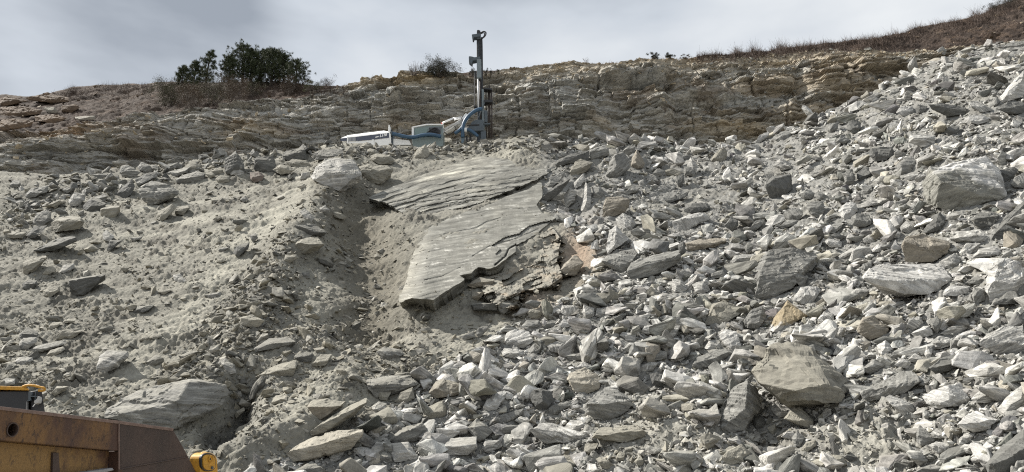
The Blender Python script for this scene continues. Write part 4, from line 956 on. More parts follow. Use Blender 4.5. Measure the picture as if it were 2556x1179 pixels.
# ------------------------------------------------------------ single boulders
TONES = {'W': (0.348, 0.342, 0.324), 'w': (0.287, 0.281, 0.262), 'g': (0.170, 0.168, 0.156), 'd': (0.100, 0.100, 0.094), 'b': (0.222, 0.210, 0.176), 't': (0.205, 0.185, 0.152),
         'k': (0.105, 0.074, 0.050), 'r': (0.165, 0.135, 0.118), 'T': (0.295, 0.272, 0.225)}
BANDS = {'W': 0.55, 'w': 0.8, 'g': 0.6, 'd': 0.35, 'b': 0.3, 't': 0.35, 'k': 0.6, 'r': 0.2, 'T': 0.3}
MASK = np.zeros_like(DMAP, bool)
def raster(outline, grow=0.93):
    pl = np.array(outline); c = pl.mean(0); pl = c+(pl-c)*grow
    j0, j1 = int((pl[:, 0].min()-DU0)/DS), int((pl[:, 0].max()-DU0)/DS)+1; i0, i1 = int((pl[:, 1].min()-DV0)/DS), int((pl[:, 1].max()-DV0)/DS)+1
    i0, j0 = max(i0, 0), max(j0, 0); i1, j1 = min(i1, DMAP.shape[0]-1), min(j1, DMAP.shape[1]-1)
    jj, ii = np.meshgrid(np.arange(j0, j1+1), np.arange(i0, i1+1))
    MASK[i0:i1+1, j0:j1+1] |= in_poly(DU0+(jj+0.5)*DS, DV0+(ii+0.5)*DS, [tuple(p) for p in pl])
for pl in (LOW, UP): raster(pl, 0.97)
raster(LEDGE, 0.85)

def make_boulder(idx, view, tn, outl, ridge, label, short):
    x0, y0, s = VIEWS[view]
    o2 = [(x0+outl[i]/s, y0+outl[i+1]/s) for i in range(0, len(outl), 2)]
    r2 = [(x0+ridge[i]/s, y0+ridge[i+1]/s) for i in range(0, len(ridge), 2)]
    R = random.Random(idx*31+5)
    ou = np.array(o2); cen = ou.mean(0); vmax = ou[:, 1].max(); vmin = ou[:, 1].min()
    ar = 0.5*abs(sum(o2[i][0]*o2[(i+1) % len(o2)][1]-o2[(i+1) % len(o2)][0]*o2[i][1] for i in range(len(o2))))
    spx = math.sqrt(ar)
    low = ou[ou[:, 1] > vmax-0.35*(vmax-vmin)]
    d0 = float(np.median(tdepth(low[:, 0], low[:, 1])))
    dc = float(tdepth(cen[0], cen[1]))
    d0 = min(d0, dc)
    m = d0/FPX; size = spx*m
    if not r2:                           # broken edge between the top and the front, somewhere above the middle
        w_ = ou[:, 0].max()-ou[:, 0].min(); hh = vmax-vmin
        k_ = R.choice((0, 1, 2)); lift = R.uniform(-0.22, 0.12)
        r2 = [(cen[0]-w_*R.uniform(.18, .3), cen[1]+hh*(lift+R.uniform(-.1, .1))), (cen[0]+w_*R.uniform(.18, .3), cen[1]+hh*(lift+R.uniform(-.1, .1)))]
        if k_: r2.append((cen[0]+w_*R.uniform(-.15, .15), cen[1]+hh*R.uniform(-.25, .25)))
        pr = R.uniform(0.26, 0.46)
    else: pr = 0.40
    def dfit(u, v): return max(d0-0.9*size, min(d0+0.75*(vmax-v)*m, float(tdepth(u, v))-0.12*size))
    P = []
    for (u, v) in o2:
        P.append(Vector(pos(u, v, dfit(u, v)+R.uniform(-.05, .05)*size)))
    for (u, v) in r2:
        P.append(Vector(pos(u, v, dfit(u, v)-pr*size*R.uniform(.85, 1.15))))
    for (u, v) in o2:                    # the back, inside the slope
        uu, vv = cen[0]+(u-cen[0])*0.72, cen[1]+(v-cen[1])*0.72
        P.append(Vector(pos(uu, vv, d0+0.75*(vmax-vv)*m+0.85*size*R.uniform(.8, 1.2))))
    c0 = Vector(pos(cen[0], cen[1], d0+0.5*(vmax-cen[1])*m))
    bm = bmesh.new()
    for p in P: bm.verts.new(p-c0)
    r = bmesh.ops.convex_hull(bm, input=bm.verts)
    bad = [v for v in bm.verts if not v.link_faces]
    bmesh.ops.delete(bm, geom=bad, context='VERTS')
    bmesh.ops.dissolve_limit(bm, angle_limit=math.radians(4), verts=bm.verts, edges=bm.edges)
    try: bmesh.ops.bevel(bm, geom=list(bm.edges), offset=0.012*size, segments=1, affect='EDGES', profile=0.5)
    except Exception: pass
    bmesh.ops.triangulate(bm, faces=bm.faces)
    tgt = max(3.6, spx/34)*m; 
    for it in range(6):
        long_ = [e for e in bm.edges if e.calc_length() > tgt*1.5]
        if not long_ or len(bm.verts) > 9000: break
        bmesh.ops.subdivide_edges(bm, edges=long_, cuts=1, use_grid_fill=False)
        bmesh.ops.triangulate(bm, faces=[f for f in bm.faces if len(f.verts) > 3])
    bm.normal_update()
    V = np.array([v.co for v in bm.verts]); N = np.array([v.normal for v in bm.verts])
    bm.verts.index_update(); T = np.array([[v.index for v in f.verts] for f in bm.faces])
    bm.free()
    # a few clean breaks
    for k_ in range(6):
        n_ = np.array([R.uniform(-.45, .45), R.uniform(-1.0, -0.7), R.uniform(-0.5, .15)]); n_ /= np.linalg.norm(n_); q_ = V @ n_; c_ = q_.max()*R.uniform(0.72, 0.93)
        V = V-np.maximum(0, q_-c_)[:, None]*n_
    # foliation axis of this piece
    ax = Vector((R.uniform(-.5, .5), R.uniform(-.5, .5), 1)).normalized()
    if view in 'EFGHV' and R.random() < 0.45: ax = Vector((R.uniform(-1, 1), R.uniform(-.6, .6), R.uniform(-.6, 1))).normalized()
    Q = ax.to_track_quat('Z', 'Y').to_matrix(); Qa = np.array(Q)
    loc = V @ Qa
    seedv = np.array([R.uniform(0, 90) for _ in range(3)])
    L1 = loc/size
    d_ = 0.030*fbm(L1*1.7+seedv, 3, 701)+0.012*fbm(L1*np.array([3, 3, 11.])+seedv, 3, 711, 0.6)+0.018*np.abs(fbm(L1*6+seedv, 3, 721, 0.6))
    lay = loc[:, 2]/size*9+fbm(L1*1.5+seedv, 2, 731); kf = np.floor(lay)
    d_ += (0.030 if size < 1.2 else 0.042)*(h01(kf, 0, 0, idx)-0.5)
    if size > 0.8: d_ -= 0.020*np.exp(-(fbm(L1*np.array([1.6, 1.6, 2.4])+seedv*1.3, 3, 735)/0.018)**2)
    chip = sstep(fbm(L1*1.3+seedv*1.7, 2, 741), 0.18, 0.24); d_ -= 0.04*chip
    V = V+N*(d_*size)[:, None]
    t0 = np.array(TONES[tn])*R.uniform(0.88, 1.12)
    n = len(V); tone = np.tile(np.append(t0, 1.0), (n, 1))
    if short == 'the golden pyramid rock':
        f = sstep(V[:, 2]/size+0.25*fbm(L1*4+seedv, 3, 751), -0.30, -0.12)[:, None]; tone[:, :3] = np.array([0.38, 0.37, 0.35])*(1-f)+np.array([0.245, 0.200, 0.130])*f
    if short in ('the white veined boulder', 'the veined dark boulder', 'the pointed dark boulder', 'the big layered boulder'):
        vein = np.exp(-(fbm(L1*1.9+seedv, 2, 761)/0.035)**2)[:, None]*(0.9 if 'veined' in short else 0.5); tone[:, :3] = tone[:, :3]*(1-vein)+np.array([0.50, 0.485, 0.44])*vein
        if short == 'the white veined boulder': tone[:, :3] *= 0.84
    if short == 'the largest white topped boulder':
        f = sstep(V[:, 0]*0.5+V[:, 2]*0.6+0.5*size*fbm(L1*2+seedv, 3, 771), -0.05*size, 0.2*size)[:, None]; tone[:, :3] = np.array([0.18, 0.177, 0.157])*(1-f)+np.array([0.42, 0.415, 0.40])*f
    if short == 'the huge overhanging boulder': tone[:, :3] *= 0.86
    big = label != '' and spx > 45
    name = {'True': 'boulder'}.get(str(big), 'rock')
    if 'slab' in label or 'plank' in label: name = 'rock_slab'
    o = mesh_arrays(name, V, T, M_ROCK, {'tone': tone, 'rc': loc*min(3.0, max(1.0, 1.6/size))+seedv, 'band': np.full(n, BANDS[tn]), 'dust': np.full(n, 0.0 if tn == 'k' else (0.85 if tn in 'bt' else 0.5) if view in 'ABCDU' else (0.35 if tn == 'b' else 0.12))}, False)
    o.location = c0
    tag(o, None, {'boulder': 'boulder', 'rock': 'rock', 'rock_slab': 'slab'}[name], 'boulders and broken rocks on the slope', 'thing')
    raster(o2)
    return dict(o=o, u=cen[0], v=cen[1], s=spx, w=ou[:, 0].max()-ou[:, 0].min(), h=vmax-vmin, tn=tn, label=label, short=short, ol=o2)
BR = [make_boulder(i, *r) for i, r in enumerate(ROCKS)]
BR_PTS = np.array([(b['u'], b['v']) for b in BR])

# labels for the pieces without one of their own: looks first, then the landmark they lie beside
WORD = {'W': 'bright white', 'w': 'pale banded', 'g': 'grey', 'd': 'dark grey', 'b': 'beige grey', 't': 'tan', 'k': 'brown', 'r': 'reddish', 'T': 'cream'}
LM = [(b['u'], b['v'], b['short']) for b in BR if b['short']]+[(1200, 640, 'the smooth slanting slab'), (1160, 470, 'the stepped bedrock'), (1050, 340, 'the drill rig')]
def shape_word(b):
    r = b['w']/b['h']
    pts = np.array(b['ol']); c = pts.mean(0); hi = pts[pts[:, 1].argmin()]
    if r > 2.3: return 'flat'
    if r < 0.8: return 'upright'
    if abs(hi[0]-c[0]) < 0.14*b['w'] and r < 1.7: return 'peaked'
    if r > 1.55: return 'oblong'
    return 'angular' if len(pts) <= 5 else 'blocky'
def direction(du, dv):
    a = math.degrees(math.atan2(-dv, du)) % 360
    return ['right of', 'up and right of', 'above', 'up and left of', 'left of', 'down and left of', 'below', 'down and right of'][int(((a+22.5) % 360)//45)]
seen = {}
for b in BR:
    if b['label']: b['o']['label'] = b['label']; continue
    ds = sorted((math.hypot(b['u']-u, (b['v']-v)*1.3), u, v, n) for u, v, n in LM)
    d_, u, v, n = ds[0]
    size = 'small ' if b['s'] < 24 else ('big ' if b['s'] > 52 else '')
    base = f"{size}{WORD[b['tn']]} {shape_word(b)} rock"
    b['cand'] = (base, f"{direction(b['u']-u, b['v']-v)} {n}", d_, ds[1])
    seen.setdefault((base, b['cand'][1]), []).append(b)
for (base, where), bs in seen.items():
    if len(bs) == 1: bs[0]['o']['label'] = f'{base} {where}'; continue
    bs.sort(key=lambda b: b['cand'][2])
    words = ['nearer', 'farther'] if len(bs) == 2 else ['nearest', 'second nearest', 'third nearest', 'fourth nearest', 'fifth nearest', 'farthest']
    for k_, b in enumerate(bs): b['o']['label'] = f'{words[min(k_, len(words)-1)]} {base} {where}'

# ------------------------------------------------------------ loose rubble: too many pieces to count
def hull_shape(n, seed, flat, rough=False):
    r = np.random.default_rng(seed); p = r.normal(size=(n, 3)); p /= np.linalg.norm(p, axis=1)[:, None]
    p *= r.uniform(0.75, 1.0, (n, 1)); p = np.sign(p)*np.abs(p)**0.8; p *= np.array([1.15, r.uniform(0.5, 0.9), flat])
    bm = bmesh.new()
    for q_ in p: bm.verts.new(q_)
    bmesh.ops.convex_hull(bm, input=bm.verts); bmesh.ops.delete(bm, geom=[v for v in bm.verts if not v.link_faces], context='VERTS')
    if rough:
        bmesh.ops.dissolve_limit(bm, angle_limit=math.radians(8), verts=bm.verts, edges=bm.edges)
        try: bmesh.ops.bevel(bm, geom=list(bm.edges), offset=0.035, segments=1, affect='EDGES')
        except Exception: pass
        bmesh.ops.triangulate(bm, faces=bm.faces); bmesh.ops.subdivide_edges(bm, edges=list(bm.edges), cuts=2 if n > 9 else 3, use_grid_fill=True); bmesh.ops.triangulate(bm, faces=bm.faces)
    bm.normal_update(); bm.verts.index_update()
    V = np.array([v.co for v in bm.verts]); N = np.array([v.normal for v in bm.verts]); T = np.array([[v.index for v in f.verts] for f in bm.faces]); bm.free()
    if rough: V = V+N*(0.10*fbm(V*1.6+seed, 3, seed)+0.05*np.abs(fbm(V*5+seed, 3, seed+5)))[:, None]
    return V, T
S_LO = [hull_shape(random.choice((7, 8, 9)), 100+i, random.uniform(0.22, 0.65)) for i in range(16)]
S_TINY = [hull_shape(6, 200+i, random.uniform(0.4, 0.8)) for i in range(10)]
S_HI = [hull_shape(random.choice((8, 10, 12)), 300+i, random.uniform(0.25, 0.65), True) for i in range(16)]
def rand_rot(n, up, tilt, r):            # short axis near the ground normal, turned freely about it
    a = up+r.normal(size=(n, 3))*tilt; a /= np.linalg.norm(a, axis=1)[:, None]
    x = np.cross(a, r.normal(size=(n, 3))); x /= np.linalg.norm(x, axis=1)[:, None]
    return np.stack([x, np.cross(a, x), a], -1)
class Pile:
    def __init__(s): s.V = []; s.T = []; s.C = []; s.R = []; s.B = []; s.D = []; s.n = 0
    def add(s, shapes, P, size, rot, tone, band, dust, r):
        k_ = r.integers(0, len(shapes), len(P))
        for j, (sv, st) in enumerate(shapes):
            m = np.nonzero(k_ == j)[0]
            if not len(m): continue
            an = r.uniform(0.8, 1.2, (len(m), 1, 3)); loc = sv[None]*an*size[m][:, None, None]*0.6
            w = np.einsum('nij,nkj->nki', rot[m], loc)+P[m][:, None, :]
            nv = len(sv); s.V.append(w.reshape(-1, 3))
            s.T.append((st[None]+(s.n+np.arange(len(m))*nv)[:, None, None]).reshape(-1, 3)); s.n += len(m)*nv
            s.C.append(np.repeat(np.concatenate([tone[m], np.ones((len(m), 1))], 1), nv, 0))
            sc_ = np.clip(1.2/size[m], 1, 5)[:, None, None]
            s.R.append((loc*sc_+r.uniform(0, 60, (len(m), 1, 3))).reshape(-1, 3)); s.B.append(np.repeat(band[m], nv)); s.D.append(np.repeat(dust[m], nv))
    def build(s, name, label, mat=None):
        o = mesh_arrays(name, np.concatenate(s.V), np.concatenate(s.T), mat or M_ROCK, {'tone': np.concatenate(s.C), 'rc': np.concatenate(s.R), 'band': np.concatenate(s.B), 'dust': np.concatenate(s.D)}, False)
        return tag(o, label, None, None, 'stuff')
NPG = P1; NNG = NM
def sample(n, r, weight):                # ground points where weight(u, v) accepts, not on the measured boulders
    out = []
    got = 0
    while got < n:
        t_ = r.uniform(0, NT-1.001, n*2); c_ = r.uniform(0, len(UU)-1.001, n*2)
        i = t_.astype(int); j = c_.astype(int)
        P = NPG[i, j]+(NPG[i+1, j]-NPG[i, j])*(t_-i)[:, None]+(NPG[i, j+1]-NPG[i, j])*(c_-j)[:, None]
        u, v, d = project(P)
        mi = np.clip(((v-DV0)/DS).astype(int), 0, MASK.shape[0]-1); mj = np.clip(((u-DU0)/DS).astype(int), 0, MASK.shape[1]-1)
        ok = (r.random(n*2) < weight(u, v)) & (~MASK[mi, mj])
        out.append(np.concatenate([P, NNG[i, j], np.stack([u, v, d], 1)], 1)[ok]); got += ok.sum()
    return np.concatenate(out)[:n]
def sizes(n, r, lo, hi, pw):             # power law between lo and hi
    x = r.random(n); return (lo**(1-pw)+x*(hi**(1-pw)-lo**(1-pw)))**(1/(1-pw))
def fines(u, v): return np.clip(np.maximum.reduce([blob2(u, v, 1640, 1090, 150, 80), blob2(u, v, 2150, 1110, 140, 70), 0.7*blob2(u, v, 1740, 500, 120, 60), blob2(u, v, 1300, 360, 90, 25), 0.5*blob2(u, v, 1960, 430, 110, 60), 0.8*blob2(u, v, 1920, 1110, 60, 50), 0.55*sstep(noise(np.stack([u*0.008, v*0.011, u*0], -1), 77), 0.16, 0.42)]), 0, 1)
def guard(s_, px):                       # pieces that would stand in front of a measured boulder are left out
    ok = np.ones(len(s_), bool)
    for du, dv in ((0, -0.7), (-0.5, -0.4), (0.5, -0.4), (0, -0.35)):
        i = np.clip(((s_[:, 7]+dv*px-DV0)/DS).astype(int), 0, MASK.shape[0]-1); j = np.clip(((s_[:, 6]+du*px-DU0)/DS).astype(int), 0, MASK.shape[1]-1); ok &= ~MASK[i, j]
    return ok
r = np.random.default_rng(17)
PAL = np.array([TONES[c] for c in ('W', 'w', 'w', 'g', 'g', 'W', 'b', 'w', 'W', 'd')]); PALB = np.array([0.5, 0.9, 0.85, 0.7, 0.6, 0.5, 0.3, 0.9, 0.5, 0.4])
rubp = Pile()
def add_right(n, lo, hi, pw, shapes, tilt, seed, wf=lambda u, v: 1.0):
    r = np.random.default_rng(seed)
    s_ = sample(n, r, lambda u, v: rub_mask(u, v, 22)*wf(u, v)); n = len(s_)
    px = sizes(n, r, lo, hi, pw)*np.clip(40/s_[:, 8], 0.74, 1.35)
    if hi > 10: g_ = guard(s_, px); s_, px = s_[g_], px[g_]; n = len(s_)
    size = px*s_[:, 8]/FPX
    k_ = r.integers(0, len(PAL), n); tone = PAL[k_]*r.uniform(0.62, 1.35, (n, 1)); tone = tone*1.12+r.normal(size=(n, 3))*0.0022
    up = s_[:, 3:6]+np.array([0, 0, 0.3])
    P = s_[:, :3]+s_[:, 3:6]*(size*r.uniform(-0.05, 0.30, n))[:, None]
    dusty = fines(s_[:, 6], s_[:, 7])
    rubp.add(shapes, P, size, rand_rot(n, up, tilt, r), np.clip(tone*(1-0.35*dusty[:, None])+0.35*dusty[:, None]*np.array(TONES['b']), 0.03, 0.6), PALB[k_]*(1-0.5*dusty), 0.12+0.6*dusty, r)
nf_ = lambda u, v: (1-0.85*fines(u, v))*(1-0.9*blob2(u, v, 1420, 480, 50, 40))
add_right(21000, 4.0, 9.0, 1.6, S_TINY, 0.6, 1)
add_right(30000, 8, 26, 1.75, S_LO, 0.55, 2, lambda u, v: nf_(u, v)**1.5)
add_right(9500, 19, 80, 2.0, S_HI, 0.5, 3, lambda u, v: nf_(u, v)**3)
rubp.build('loose_rubble', 'loose pale grey broken rock covering the right slope')
dus = Pile()
crest = lambda u, v: np.clip(np.exp(-(poly_dist(u, v, RIDGE)/55)**2)*1.0+0.5*np.exp(-(poly_dist(u, v, [(0, 560), (160, 500), (330, 450), (620, 400), (760, 400)])/60)**2)+0.45*blob2(u, v, 600, 760, 110, 130)+0.35*np.exp(-(poly_dist(u, v, [(600, 1000), (800, 850), (880, 820)])/60)**2)+0.5*blob2(u, v, 870, 640, 60, 40)+0.6*blob2(u, v, 1010, 930, 110, 60)+0.35*blob2(u, v, 60, 900, 70, 80)+0.9*blob2(u, v, 950, 385, 200, 22)+0.9*blob2(u, v, 1200, 368, 160, 16), 0, 1)
def add_left(n, lo, hi, pw, shapes, tilt, seed, floor_):
    r = np.random.default_rng(seed)
    def wf(u, v):
        pn = noise(np.stack([u*0.012+v*0.006, v*0.016-u*0.004, u*0], -1), 99)
        return (1-rub_mask(u, v, 10))*(1-0.75*np.exp(-(poly_dist(u, v, DUSTY)/38)**2))*np.clip(floor_*(0.4+2.2*np.clip(pn+0.1, 0, 1))+crest(u, v), 0, 1)*(v > 370)
    s_ = sample(n, r, wf); n = len(s_)
    px = sizes(n, r, lo, hi, pw)*np.clip(38/s_[:, 8], 0.7, 1.4)
    if hi > 10: g_ = guard(s_, px); s_, px = s_[g_], px[g_]; n = len(s_)
    size = px*s_[:, 8]/FPX
    pal = np.array([TONES[c] for c in ('b', 'b', 'g', 'b', 'd', 'w')])*np.array([1.02, 1.0, 0.95]); k_ = r.integers(0, 6, n)
    tone = pal[k_]*r.uniform(0.8, 1.12, (n, 1)); cv_ = crest(s_[:, 6], s_[:, 7])[:, None]
    tone = tone*(1-0.15*cv_)
    up = s_[:, 3:6]+np.array([0, 0, 0.35])
    P = s_[:, :3]+s_[:, 3:6]*(size*r.uniform(-0.10, 0.16, n))[:, None]
    dus.add(shapes, P, size, rand_rot(n, up, tilt, r), tone, np.full(n, 0.4), np.full(n, 0.6), r)
add_left(19000, 3.2, 8.0, 1.9, S_TINY, 0.5, 11, 0.30)
add_left(6500, 7, 22, 2.0, S_LO, 0.45, 12, 0.22)
add_left(900, 16, 44, 2.2, S_HI, 0.4, 13, 0.12)
heap = lambda u, v: np.exp(-(poly_dist(u, v, [(60, 520), (160, 490), (330, 450), (470, 425), (620, 400), (780, 385)])/38)**2)
r = np.random.default_rng(16); s_ = sample(330, r, heap); px = sizes(330, r, 13, 40, 2.0); g_ = guard(s_, px); s_, px = s_[g_], px[g_]; n = len(s_); size = px*s_[:, 8]/FPX
dus.add(S_HI, s_[:, :3]+s_[:, 3:6]*(size*0.18)[:, None], size, rand_rot(n, s_[:, 3:6], 0.5, r), np.array([TONES[c] for c in ('b', 'g', 'g', 'd', 'w')])[r.integers(0, 5, n)], np.full(n, .5), np.full(n, .4), r)
for (sp, sn, su, sv), nn in zip(SHEETS, (150, 60, 160)):   # grit lying on the bedrock
    r = np.random.default_rng(19); wq_ = np.exp(-((sv-(1000-su)*0.30-540)/40)**2)+0.25 if nn != 60 else 0.12+sstep(su+0.21*(sv-600), 1130, 1040)+0*sv
    k_ = r.choice(len(sp), nn, p=wq_/wq_.sum()); size = sizes(nn, r, 3.5, 11, 2.2)*45/FPX
    dus.add(S_LO, sp[k_], size, rand_rot(nn, sn[k_], 0.4, r), np.array([TONES[c] for c in ('b', 'b', 'b')])[r.integers(0, 3, nn)], np.full(nn, .4), np.full(nn, .8), r)
cr2 = lambda u, v: np.maximum(blob2(u, v, 950, 378, 130, 12), blob2(u, v, 1180, 366, 150, 12))
r = np.random.default_rng(15); s_ = sample(420, r, cr2); px = sizes(420, r, 7, 24, 1.9); size = px*s_[:, 8]/FPX
dus.add(S_LO, s_[:, :3]+s_[:, 3:6]*(size*0.15)[:, None], size, rand_rot(420, s_[:, 3:6], 0.5, r), np.array([TONES[c] for c in ('b', 'b', 'g', 'w', 'd')])[r.integers(0, 5, 420)], np.full(420, .4), np.full(420, .5), r)
dus.build('scattered_stones', 'small dusty stones scattered over the left slope')
# stones on the ledges and the top of the face, and on the brown hillside
led = Pile(); r = np.random.default_rng(23)
def add_grid(P, N, tn, n, lo, hi, accept, pal, seed):
    r = np.random.default_rng(seed); i = r.integers(0, P.shape[0]-1, n*6); j = r.integers(0, P.shape[1], n*6)
    Q = P[i, j]; u, v, d = project(Q); ok = np.nonzero(r.random(n*6) < accept(u, v, i/P.shape[0]))[0][:n]
    Q, d = Q[ok], d[ok]; n = len(Q); size = sizes(n, r, lo, hi, 2.2)*d/FPX
    tone = np.array(pal)[r.integers(0, len(pal), n)]*r.uniform(0.8, 1.2, (n, 1))
    up = np.tile(np.array([0, -0.4, 1.0]), (n, 1))
    led.add(S_LO, Q+np.array([0, -0.05, 0.0]), size, rand_rot(n, up, 0.4, r), tone, np.full(n, 0.5), np.full(n, 0.3), r)
gy, ty_, br_ = (0.24, 0.232, 0.205), (0.31, 0.262, 0.19), (0.115, 0.082, 0.056)
add_grid(PC, None, None, 2600, 4, 15, lambda u, v, f: sstep(u, 1180, 1400)*(f > 0.78)*0.8, (ty_, ty_, gy), 31)
add_grid(PC, None, None, 1500, 5, 22, lambda u, v, f: np.maximum(blob2(u, v, 600, 275, 190, 18), 0.5*blob2(u, v, 150, 335, 200, 20)), (gy, (0.29, 0.275, 0.245), ty_), 32)
add_grid(PC, None, None, 1500, 5, 18, lambda u, v, f: 0.25+0*u, (gy, gy, ty_), 33)
add_grid(PH2, None, None, 700, 4, 16, lambda u, v, f: 0.12+0.8*blob2(u, v, 2470, 85, 140, 40)+0.6*sstep(u, 250, 60), ((0.15, 0.10, 0.062), br_, (0.2, 0.155, 0.105)), 34)
led.build('ledge_stones', 'small tan and grey stones lying on the ledges of the rock face')
# ------------------------------------------------------------ drill rig on the bench behind the crest
YR = 66.8
bench_z = float(PALL[-4][np.argmin(np.abs(UU-1100))][2])-0.05
def R3(u, v, dy=0.0): p = at_y(u, v, YR); return p+Vector((0, dy, 0))
rig = empty('drill_rig', (at_y(1100, 380, YR).x, YR, bench_z))
tag(rig, 'blue grey and white drilling rig with a tall upright mast on the quarry bench', 'drill rig')
def plate(name, px, y0, y1, mat, parent, bevel=0.02):
    return MB().prism([R3(u, v, y0) for u, v in px], (0, y1-y0, 0)).build(name, mat, parent, bevel)
def ptube(name, px, r, mat, parent, n=8, smooth=True, curve=True):
    pts = [R3(p[0], p[1], p[2] if len(p) > 2 else 0.0) for p in px]
    return MB().tube(spline(pts, 6) if curve and len(pts) > 2 else pts, r, n).build(name, mat, parent, smooth=smooth)
def R3h(u, v, dy=0.0): return at_y(u, v, YR+0.0115*max(0, 982-u))+Vector((0, dy, 0))   # the hood stands a little askew
def platef(name, px, y0, y1, mat, parent, bevel=0.02):
    return MB().prism([R3h(u, v, y0) for u, v in px], (0, y1-y0, 0)).build(name, mat, parent, bevel)
# engine hood: white roof, slate band with the white lettering, white lower panel
hood = platef('engine_hood', [(872, 354.5), (977, 342.5), (977, 410), (872, 410)], -1.2, 1.2, M_WHITE, rig, 0.03)
rf_ = MB(); fr_ = [R3h(857, 359.5, -1.25), R3h(872, 358, -1.25), R3h(977, 346.2, -1.25), R3h(977, 343, -1.15), R3h(962, 337, -0.92), R3h(874, 348, -0.92)]
rf_.add(fr_+[p+Vector((0, 1.7, 0.02)) for p in fr_[4:]]+[R3h(977, 346, 1.2), R3h(857, 359, 1.2)], [(0, 1, 5), (1, 2, 3, 4, 5), (5, 4, 6, 7), (3, 8, 6, 4), (0, 5, 7, 9), (9, 7, 6, 8)])
rf_.build('hood_roof', M_WHITE, rig)
MB().prism([R3h(857, 359.5, -1.23), R3h(872, 358, -1.23), R3h(976, 346, -1.23), R3h(976, 358, -1.23), R3h(935, 363, -1.23), R3h(900, 366, -1.23), R3h(857, 366, -1.23)], (0, -0.02, 0)).build('slate_band', M_BAND, rig)
for u0 in (876, 886):
    gb = MB(); gb.prism([R3h(u0, 357.5, -1.26), R3h(u0+8.4, 356.6, -1.26), R3h(u0+8.4, 366, -1.26), R3h(u0, 366, -1.26)], (0, -0.02, 0))
    gr_ = gb.build('hood_vent', plain('grey_vent', (0.28, 0.29, 0.31), 0.6, var=0.1), rig)
platef('hood_post', [(873, 357), (876, 356.8), (876, 372), (873, 372)], -1.28, -1.24, M_WHITE, rig, 0)
platef('hood_post', [(934, 363), (939, 362.5), (939, 376), (934, 376)], -1.28, -1.24, M_WHITE, rig, 0)
platef('end_panel', [(973.6, 343), (975.5, 327.5), (978, 327.5), (980, 345), (981, 376), (977.2, 376), (977.2, 344.5)], -1.3, 1.1, M_WHITE, rig, 0.02)
platef('rear_guard', [(978, 338), (982, 336), (985, 346), (985, 380), (978, 380)], -1.0, 1.0, M_STEEL, rig, 0.02)
# lettering on the band
def lettering(text, u, v, size, mat, parent, rot, yoff, shear=0.25):
    cu = bpy.data.curves.new('lettering', 'FONT'); cu.body = text; cu.size = size; cu.extrude = 0.012; cu.shear = shear; cu.offset = 0.012
    tmp = bpy.data.objects.new('tmp_text', cu); C.objects.link(tmp); bpy.context.view_layer.update()
    me = bpy.data.meshes.new_from_object(tmp.evaluated_get(bpy.context.evaluated_depsgraph_get())); bpy.data.objects.remove(tmp)
    me.name = 'lettering'
    o = bpy.data.objects.new('lettering', me); C.objects.link(o); me.materials.clear(); me.materials.append(mat)
    M = Matrix.Translation(R3h(u, v, yoff)) @ Matrix.Rotation(-0.315, 4, 'Z') @ Matrix.Rotation(math.pi/2, 4, 'X') @ Matrix.Rotation(rot, 4, 'Z')
    me.transform(M); o.parent = parent; o.matrix_parent_inverse = parent.matrix_world.inverted(); return o
lettering('L118', 953.2, 357.0, 0.35, M_WHITE, rig, math.radians(3), -1.27)
lettering('new', 942.5, 358.4, 0.19, M_WHITE, rig, math.radians(3), -1.27)
# cab
cab = plate('cab', [(1031, 330), (1070, 322.5), (1108, 323), (1108, 375), (1034, 385), (1031, 350)], -0.9, 0.9, M_CAB, rig, 0.04)
plate('cab_roof', [(1031, 328.2), (1048, 324.6), (1068, 320.8), (1109, 321), (1108.5, 324), (1069, 324), (1031, 331)], -1.0, 1.0, M_WHITE, rig, 0.03)
MB().prism([R3(1038, 333.5, -0.91), R3(1069, 330, -0.91), R3(1068, 352, -0.91), R3(1040, 354, -0.91)], (0, -0.03, 0)).build('cab_window', M_GLASS, rig, 0.01)
MB().prism([R3(1073, 329, -0.91), R3(1105, 327, -0.91), R3(1102, 345, -0.91), R3(1073, 350, -0.91)], (0, -0.03, 0)).build('cab_window', plain('dark_cab_glass', (0.09, 0.10, 0.11), 0.25, var=0.2), rig, 0.01)
plate('cab_pillar', [(1031, 331), (1036, 330.4), (1036, 356), (1031, 357)], -0.98, -0.88, M_WHITE, rig, 0.01)
# undercarriage (mostly behind the crest)
for y in (-1.15, 1.15):
    tr = MB(); zc = bench_z+0.42; pts = []
    for k_ in range(24):
        a = 2*math.pi*k_/24; sx = 1.55 if math.cos(a) > 0 else -1.55
        pts.append(Vector((R3(1010, 380).x+sx+0.42*math.cos(a), YR+y-0.25, zc+0.42*math.sin(a))))
    tr.prism(pts, (0, 0.5, 0)); tr.build('crawler_track', M_DARK, rig, 0.02)
MB().box((R3(1010, 380).x, YR, bench_z+0.95), (4.4, 1.8, 0.5)).build('chassis', M_STEEL, rig, 0.03)
plate('deck_panel', [(985, 356), (1024, 361), (1030, 372), (985, 372)], -0.9, 0.4, M_WHITE, rig, 0.02)
